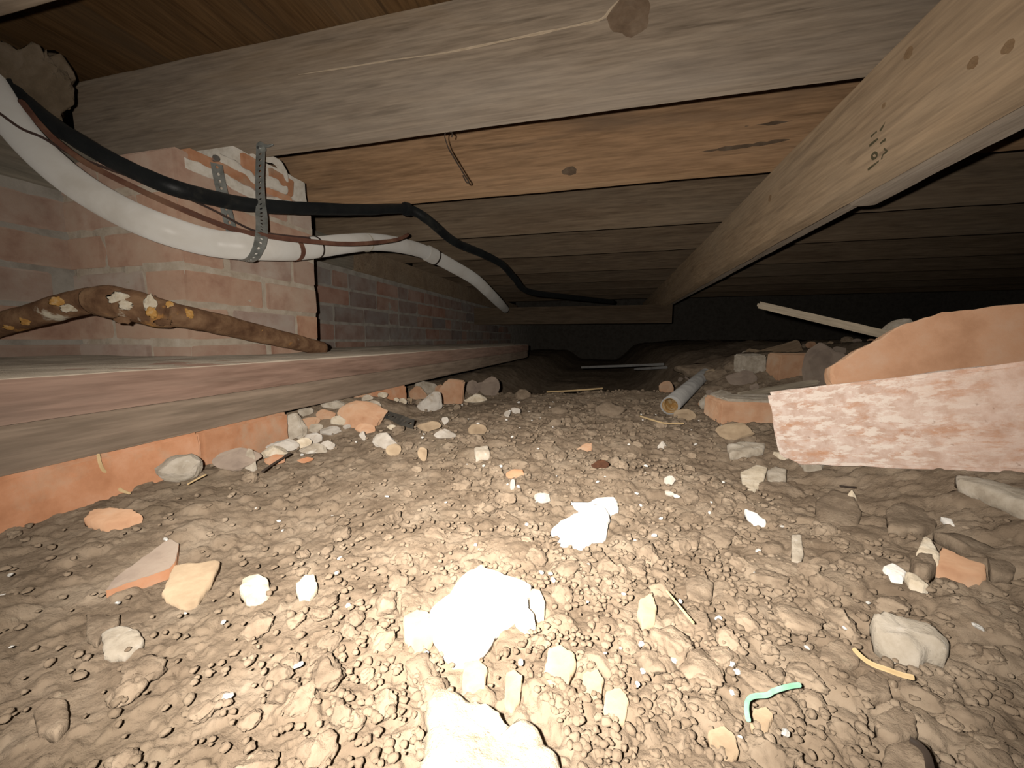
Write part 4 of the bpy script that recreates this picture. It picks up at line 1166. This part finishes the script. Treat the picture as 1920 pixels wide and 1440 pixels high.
ST = [  # px, bottom, width, height, material, name, label, category
    (315, 908, 84, 50, 'grey', 'concrete_lump', 'grey concrete lump with a white bit in front of the second left brick', 'concrete'),
    (427, 882, 84, 36, 'slate', 'rubble_block', 'grey brown block at the foot of the second left brick', 'stone'),
    (394, 860, 34, 18, 'cream', 'rubble_stone', 'small cream stone behind the grey brown block', 'stone'),
    (464, 880, 26, 40, 'grey', 'rubble_stone', 'pale upright stone at the right end of the grey brown block', 'stone'),
    (520, 850, 56, 22, 'offwhite', 'rubble_stone', 'long white stone at the heap below the plank', 'stone'),
    (508, 862, 56, 22, 'cream', 'rubble_stone', 'cream stone under the long white one', 'stone'),
    (508, 872, 44, 14, 'terra', 'brick_bit', 'orange brick bit under the cream stone', 'brick'),
    (546, 824, 42, 50, 'grey', 'concrete_lump', 'rough grey concrete lump right of the second left brick', 'concrete'),
    (668, 798, 96, 42, 'dusty_terra', 'brick_shard', 'large tan brick shard lying under the plank edge', 'brick'),
    (608, 788, 38, 20, 'dusty_terra', 'brick_shard', 'smaller orange shard left of the large tan one', 'brick'),
    (575, 806, 34, 22, 'dusty_terra', 'brick_shard', 'dull orange shard above the white rubble stones', 'brick'),
    (618, 766, 44, 16, 'grey', 'rubble_stone', 'grey stone wedged under the plank above the shards', 'stone'),
    (570, 780, 26, 14, 'grey', 'rubble_stone', 'pale stone under the plank just right of the second brick', 'stone'),
    (693, 771, 32, 20, 'grey', 'rubble_stone', 'light grey stone right of the large tan shard', 'stone'),
    (782, 748, 34, 24, 'dusty_terra', 'brick_shard', 'brown shard between the orange brick end and the white rock', 'brick'),
    (796, 738, 40, 24, 'grey', 'rubble_stone', 'grey stone under the plank above the white rock', 'stone'),
    (803, 770, 46, 36, 'offwhite', 'white_rock', 'white rock left of the upright brick wedge', 'stone'),
    (824, 742, 18, 22, 'dusty_terra', 'brick_bit', 'brown bit between the white rock and the wedge', 'brick'),
    (681, 813, 38, 18, 'dusty_terra', 'brick_shard', 'pinkish shard above a small white stone', 'brick'),
    (679, 824, 14, 16, 'offwhite', 'rubble_stone', 'small upright white stone below the pinkish shard', 'stone'),
    (649, 804, 14, 8, 'offwhite', 'rubble_stone', 'tiny white stone left of the pinkish shard', 'stone'),
    (584, 830, 30, 17, 'offwhite', 'rubble_stone', 'rounded white stone in the heap below the plank', 'stone'),
    (615, 816, 36, 15, 'offwhite', 'rubble_stone', 'white stone with a dark gap beneath, right in the heap', 'stone'),
    (612, 841, 26, 15, 'offwhite', 'rubble_stone', 'bright white stone at the right foot of the heap', 'stone'),
    (564, 840, 30, 18, 'cream', 'rubble_stone', 'cream stone left of the rounded white one', 'stone'),
    (580, 852, 50, 18, 'grey', 'rubble_stone', 'grey stone at the front foot of the heap', 'stone'),
    (569, 868, 28, 9, 'terra', 'brick_bit', 'thin orange bit in front of the heap', 'brick'),
    (717, 839, 46, 26, 'offwhite', 'white_rock', 'wedge shaped white rock lying clear of the heap', 'stone'),
    (832, 823, 40, 16, 'offwhite', 'white_rock', 'long white rock right of the wedge shaped one', 'stone'),
    (834, 796, 13, 14, 'offwhite', 'white_pebble', 'small white pebble below the brick wedge', 'stone'),
    (736, 853, 28, 20, 'tan', 'tan_pebble', 'tan rounded pebble in front of the wedge shaped white rock', 'stone'),
    (791, 863, 18, 24, 'tan', 'tan_pebble', 'upright tan pebble right of the rounded one', 'stone'),
    (803, 808, 46, 18, 'tan', 'flat_clod', 'flat tan clod right of the dark strap scrap', 'clod'),
    (891, 755, 44, 14, 'cream', 'pale_fragment', 'pale oblong fragment right of the brick wedge', 'stone'),
    (914, 740, 42, 34, 'slate', 'dim_stone', 'dim grey stone below the far end of the plank', 'stone'),
    (886, 738, 24, 26, 'slate', 'dim_stone', 'dim brown stone between the wedge and the grey one', 'stone'),
    (980, 747, 32, 20, 'clod', 'far_clod', 'clod at the lip where the dirt drops into the dark', 'clod'),
    (951, 782, 12, 12, 'offwhite', 'white_pebble', 'left of two small white pebbles in the middle distance', 'stone'),
    (967, 776, 18, 11, 'offwhite', 'white_pebble', 'right of two small white pebbles in the middle distance', 'stone'),
    (894, 814, 36, 18, 'tan', 'flat_clod', 'grey tan clod in the middle distance', 'clod'),
    (1150, 780, 60, 28, 'clod', 'far_clod', 'large rounded clod left of the iron pipe end', 'clod'),
    (1050, 776, 32, 16, 'clod', 'far_clod', 'small clod left of the large rounded one', 'clod'),
    (1290, 786, 40, 18, 'tan', 'tan_pebble', 'yellowish stone right of the iron pipe mouth', 'stone'),
    (1328, 770, 28, 30, 'grey', 'rubble_stone', 'grey stone between the iron pipe and the half buried brick', 'stone'),
    (1252, 736, 26, 22, 'dusty_terra', 'brick_bit', 'pinkish bit left of the iron pipe', 'brick'),
    (1388, 826, 66, 30, 'tan', 'rubble_stone', 'grey tan stone covering the foot of the half buried brick', 'stone'),
    (1399, 722, 52, 28, 'slate', 'rubble_stone', 'rounded dark stone behind the half buried brick', 'stone'),
    (1562, 728, 78, 88, 'slate', 'concrete_lump', 'tall dark concrete lump left of the broken orange brick', 'concrete'),
    (1320, 706, 80, 26, 'clod', 'far_clod', 'broad dim clod behind the iron pipe', 'clod'),
    (1345, 735, 40, 16, 'clod', 'far_clod', 'low clod right of the iron pipe', 'clod'),
    (1243, 842, 16, 14, 'offwhite', 'white_pebble', 'grey white pebble in the dirt below the iron pipe', 'stone'),
    (1258, 910, 20, 16, 'offwhite', 'white_pebble', 'rough white pebble at mid right in the open dirt', 'stone'),
    (1258, 932, 20, 10, 'offwhite', 'white_pebble', 'flat white pebble just below the rough one', 'stone'),
    (1017, 944, 30, 16, 'offwhite', 'white_pebble', 'small white pebble left behind the white pair', 'stone'),
    (961, 917, 9, 20, 'offwhite', 'white_pebble', 'thin upright white pebble below the orange chip', 'stone'),
    (1600, 945, 14, 26, 'cream', 'pale_pebble', 'yellow white pebble below the washed brick', 'stone'),
]
for k, (x, yb, wp, hpx, mt, nm, lb, ct) in enumerate(ST):
    cl = mt == 'clod'
    stone(x, yb, wp, hpx, mt, 200 + k * 3, nm, lb, ct, planes=5 if cl or mt == 'tan' else 11, rough=0.16 if cl else 0.07, sink=0.3 if cl else 0.16)
# block pair in the far right rubble
g = PG(1411, 706)
o = rough_box('concrete_block', 0.066, 0.05, 0.05, 'grey', 41, (g.x, g.y + 0.03, g.z + 0.035), (0.1, -0.05, 0.3), cuts=5); tag(o, 'small pale concrete block standing in the far right rubble', 'concrete')

# ------------------------------------------------------------------ sticks, straps, threads
a = P(1663, 628, 0.66); b = P(1420, 571, 0.86)
d = (b - a)
L = d.length + 0.12
u = d.normalized()
rot = u.to_track_quat('X', 'Z').to_euler()
o = rough_box('wooden_lath', L, 0.008, 0.0145, 'lath', 61, b - u * (L / 2), rot, cuts=12, amp=0.0006)
tag(o, 'pale square lath poking out left from behind the broken orange brick', 'stick')
g = P(1690, 618, 0.73)
o = rock('grey_cobble', g - Vector((0, 0, 0.035)), (0.068, 0.05, 0.055), 'grey', 300, 0.3, sink=0.0, n=3); tag(o, 'grey cobble peeking over the broken orange brick beside the lath', 'stone')
a = P(1352, 690, 1.42); b = P(1500, 648, 1.30)
L = (b - a).length; u = (b - a).normalized()
o = rough_box('wood_scrap', L, 0.05, 0.042, 'joist_dusty', 62, (a + b) / 2, u.to_track_quat('X', 'Z').to_euler(), cuts=8, amp=0.002); tag(o, 'dark board scrap lying on the far right rubble', 'board')
a = PG(1385, 746); b = PG(1530, 724); a.z += 0.006; b.z += 0.012
u = (b - a).normalized(); L = (b - a).length
o = rough_box('thin_board', L, 0.03, 0.010, 'lath', 63, (a + b) / 2, u.to_track_quat('X', 'Z').to_euler(), cuts=8, amp=0.001); tag(o, 'thin dusty strip of wood behind the half buried brick', 'board')
for k, (p0, p1, lb) in enumerate((((1090, 689), (1245, 683), 'thin rod lying far back in the dark'), ((1190, 692), (1250, 689), 'second thin rod lying just in front of the far one'))):
    a = P(p0[0], p0[1], 2.1); b = P(p1[0], p1[1], 1.9)
    a.z = max(a.z, gz(a.x, a.y) + 0.006); b.z = max(b.z, gz(b.x, b.y) + 0.006)
    o = tube('thin_rod', [a, (a + b) / 2, b], 0.006, 'iron', sub=4, sides=8); tag(o, lb, 'rod')


def lie(name, px, r, mat, label, cat, lift=0.004, sub=6, flat=1.0, rough=0.15):
    pts = []
    for x, y in px:
        p = PG(x, y, lift + 0.004)
        pts.append(p)
    o = tube(name, pts, r, mat, sub=sub, sides=7, rough=rough, flat=flat)
    tag(o, label, cat)
    return o


lie('straw_twig', [(1602, 1218), (1616, 1232), (1635, 1245), (1665, 1256), (1690, 1265), (1712, 1270)], 0.0011, 'straw', 'pale straw twig on the dirt at lower right', 'twig', lift=0.008)
gs = lie('green_string', [(1500, 1284), (1475, 1288), (1450, 1296), (1438, 1303), (1415, 1305), (1403, 1312), (1400, 1330), (1403, 1350)], 0.0010, 'green', 'frayed green string on the dirt at lower right', 'string', lift=0.008)
lie('dark_wire', [(1706, 1386), (1725, 1398), (1738, 1415), (1745, 1445), (1750, 1480)], 0.0011, 'wire', 'curved dark wire at the bottom right edge', 'wire', lift=0.014)
o = tube('dry_stalk', [PX(184, 852, -0.478), P(190, 875, 0.385), P(208, 900, 0.40), PG(225, 918, 0.003), PG(243, 925, 0.003)], [0.0012, 0.0014, 0.0017, 0.0017, 0.001], 'straw', sub=6, sides=7); tag(o, 'dry stalk leaning against the left orange brick', 'twig')
lie('straw_twig', [(1200, 780), (1225, 788), (1250, 794), (1282, 794)], 0.0014, 'straw', 'thin pale straw in front of the iron pipe mouth', 'twig', lift=0.006)
lie('straw_twig', [(1250, 1108), (1275, 1138), (1300, 1168)], 0.0007, 'straw', 'thin straw lying diagonally right of the white chunks', 'twig', lift=0.010)
lie('straw_twig', [(352, 908), (370, 898), (386, 890)], 0.0008, 'straw', 'thin straw below the concrete lump at left', 'twig', lift=0.005)
lie('straw_twig', [(1025, 735), (1080, 732), (1130, 728)], 0.0022, 'straw', 'pale straw lying along the lip of the drop', 'twig', lift=0.012)
lie('dark_twig', [(492, 884), (515, 868), (545, 850)], 0.0012, 'wire', 'thin dark twig in front of the white rubble heap', 'twig', lift=0.010)
lf = lie('dead_leaf', [(1114, 874), (1120, 870), (1126, 868), (1132, 872)], 0.006, 'leaf', 'curled dark red dead leaf in the middle of the dirt', 'leaf', lift=0.004, flat=0.5, rough=0.6)
nl = lie('rusty_nail', [(1575, 911), (1590, 913), (1604, 914)], 0.0010, 'wire', 'dark nail lying below the washed brick', 'nail', lift=0.008)

o = perforated('strap_scrap', [PG(724, 777, 0.012), PG(742, 783, 0.012), PG(760, 791, 0.014), PG(783, 797, 0.008)], [(0.3, 1, 0.5), (0.3, 1, 0.6), (0.3, 1, 0.6), (0.3, 1, 0.5)], 0.018, 'strap_dark', pitch=0.0125)
tag(o, 'short scrap of dark perforated strap lying on the dirt', 'strap')

# small rubble at the plank foot
for k in range(44):
    y = random.uniform(0.46, 1.25); x = -0.478 + abs(random.gauss(0, 0.045)) - (0.02 if y > 0.7 else 0)
    if min(math.hypot(x - f_[0], y - f_[1]) - f_[2] * 0.55 for f_ in foot) < 0.002: continue
    s_z = random.uniform(0.012, 0.03)
    o = rock('rubble_bit', (x, y, gz(x, y)), (s_z, s_z * 0.8, s_z * 0.6), random.choice(['grey', 'cream', 'tan', 'clod', 'clod', 'dusty_terra', 'tan']), 4000 + k, random.uniform(0, 6), n=2, planes=10, sink=0.25)
    tag(o, 'small bit of mixed rubble heaped at the foot of the planks', 'rubble', 'small rubble at the foot of the planks', 'thing')
    foot.append((x, y, s_z * 0.5))
for k in range(46):
    x = random.uniform(0.22, 0.95); y = random.uniform(0.95, 1.75)
    s_z = random.uniform(0.02, 0.06)
    o = rock('dim_rubble', (x, y, gz(x, y)), (s_z, s_z * 0.8, s_z * 0.65), random.choice(['grey', 'tan', 'clod', 'clod', 'dusty_terra', 'slate']), 4100 + k, random.uniform(0, 6), n=2, planes=10, sink=0.3)
    tag(o, 'dim lump in the far right rubble mound', 'rubble', 'lumps of the far right rubble mound', 'thing')

# ------------------------------------------------------------------ loose clods, crumbs and chips
FX = np.array(foot)
def clear(x, y, r):
    return np.all(np.hypot(FX[:, 0] - x, FX[:, 1] - y) > FX[:, 2] * 0.9 + r)


def sample_dirt(rmin, rmax, right=True):
    while True:
        r = math.exp(random.uniform(math.log(rmin), math.log(rmax)))
        a = math.pi / 2 + PSI + R(random.uniform(-56, 56))
        x, y = r * math.cos(a), r * math.sin(a)
        if x < -0.47 or x > 0.9: continue
        dens = 0.25 + 0.75 * float(ss(-0.22, 0.0, x + 0.06 * (y > 0.4)))
        if random.random() < dens: return x, y, r


variants = []
for k in range(14):
    p, f = rock_pts(4, 900 + k, 9, cut=(0.55, 0.88), rough=0.26, freq=1.7)
    me = mesh('soil_clod', p, f, smooth=True); me.materials.append(MAT['clod']); variants.append(me)
cnt = 0
while cnt < 298:
    x, y, r = sample_dirt(0.15, 1.15)
    s = random.uniform(0.0035, 0.0085) * (0.75 + 0.55 * min(1.0, r / 0.5)) * (1.35 if random.random() < 0.12 else 1)
    if not clear(x, y, s): continue
    o = link('soil_clod', variants[cnt % 14])
    o.scale = (s * random.uniform(0.85, 1.25), s * random.uniform(0.8, 1.1), s * random.uniform(0.55, 0.8))
    o.rotation_euler = (random.uniform(-0.3, 0.3), random.uniform(-0.3, 0.3), random.uniform(0, 6.28))
    o.location = (x, y, gz(x, y) + s * 0.12 + 0.0005)
    tag(o, 'loose rounded brown clod on the dirt floor', 'clod', 'loose soil clods on the dirt')
    cnt += 1
chipm = []
for k in range(8):
    p, f = rock_pts(2, 700 + k, 8, rough=0.15)
    me = mesh('plaster_chip', p, f); me.materials.append(MAT['white']); chipm.append(me)
cnt = 0
while cnt < 120:
    x, y, r = sample_dirt(0.16, 1.0)
    if random.random() < 0.35: x, y = x - 0.1, y
    s = random.uniform(0.0007, 0.0019) * (0.8 + 0.9 * r)
    if not clear(x, y, s): continue
    o = link('plaster_chip', chipm[cnt % 8])
    o.scale = (s * random.uniform(0.9, 1.6), s, s * 0.7)
    o.rotation_euler = (random.uniform(-0.4, 0.4), random.uniform(-0.4, 0.4), random.uniform(0, 6.28))
    o.location = (x, y, gz(x, y) + 0.0035)
    tag(o, 'tiny white plaster chip scattered on the dirt', 'chip', 'tiny plaster chips on the dirt')
    cnt += 1

# crumbs nobody could count
bv, bf = [], []
base = [rock_pts(2, 500 + k, 8, cut=(0.6, 0.9), rough=0.25, freq=1.6) for k in range(12)]
tot = 0
while len(bv) < 4500:
    x, y, r = sample_dirt(0.12, 1.3)
    if not clear(x, y, -0.001): continue
    s = random.uniform(0.0008, 0.0026) * (0.7 + 0.9 * min(1.2, r))
    p, f = base[len(bv) % 12]
    a = random.uniform(0, 6.28)
    c_, s_ = math.cos(a), math.sin(a)
    q = p * np.array([s * random.uniform(0.8, 1.3), s * random.uniform(0.8, 1.1), s * random.uniform(0.55, 0.9)])
    q = np.stack([q[:, 0] * c_ - q[:, 1] * s_ + x, q[:, 0] * s_ + q[:, 1] * c_ + y, q[:, 2] + 0.0015], 1)
    bv.append((q, x, y)); bf.append(f + tot); tot += len(p)
xs = np.array([b[1] for b in bv]); ys = np.array([b[2] for b in bv])
zz = ground(xs, ys) + 0.0012
V = np.concatenate([b[0] + np.array([0, 0, z]) for b, z in zip(bv, zz)])
Fc = np.concatenate(bf)
me = bpy.data.meshes.new('soil_crumbs')
me.vertices.add(len(V)); me.vertices.foreach_set('co', V.ravel())
me.loops.add(Fc.size); me.loops.foreach_set('vertex_index', Fc.ravel().astype(np.int32))
me.polygons.add(len(Fc)); me.polygons.foreach_set('loop_start', (np.arange(len(Fc)) * 3).astype(np.int32))
me.polygons.foreach_set('use_smooth', np.ones(len(Fc), bool))
me.update(calc_edges=True)
o = link('soil_crumbs', me, 'soil'); tag(o, 'fine crumbs of dry soil covering the floor', 'soil', kind='stuff')
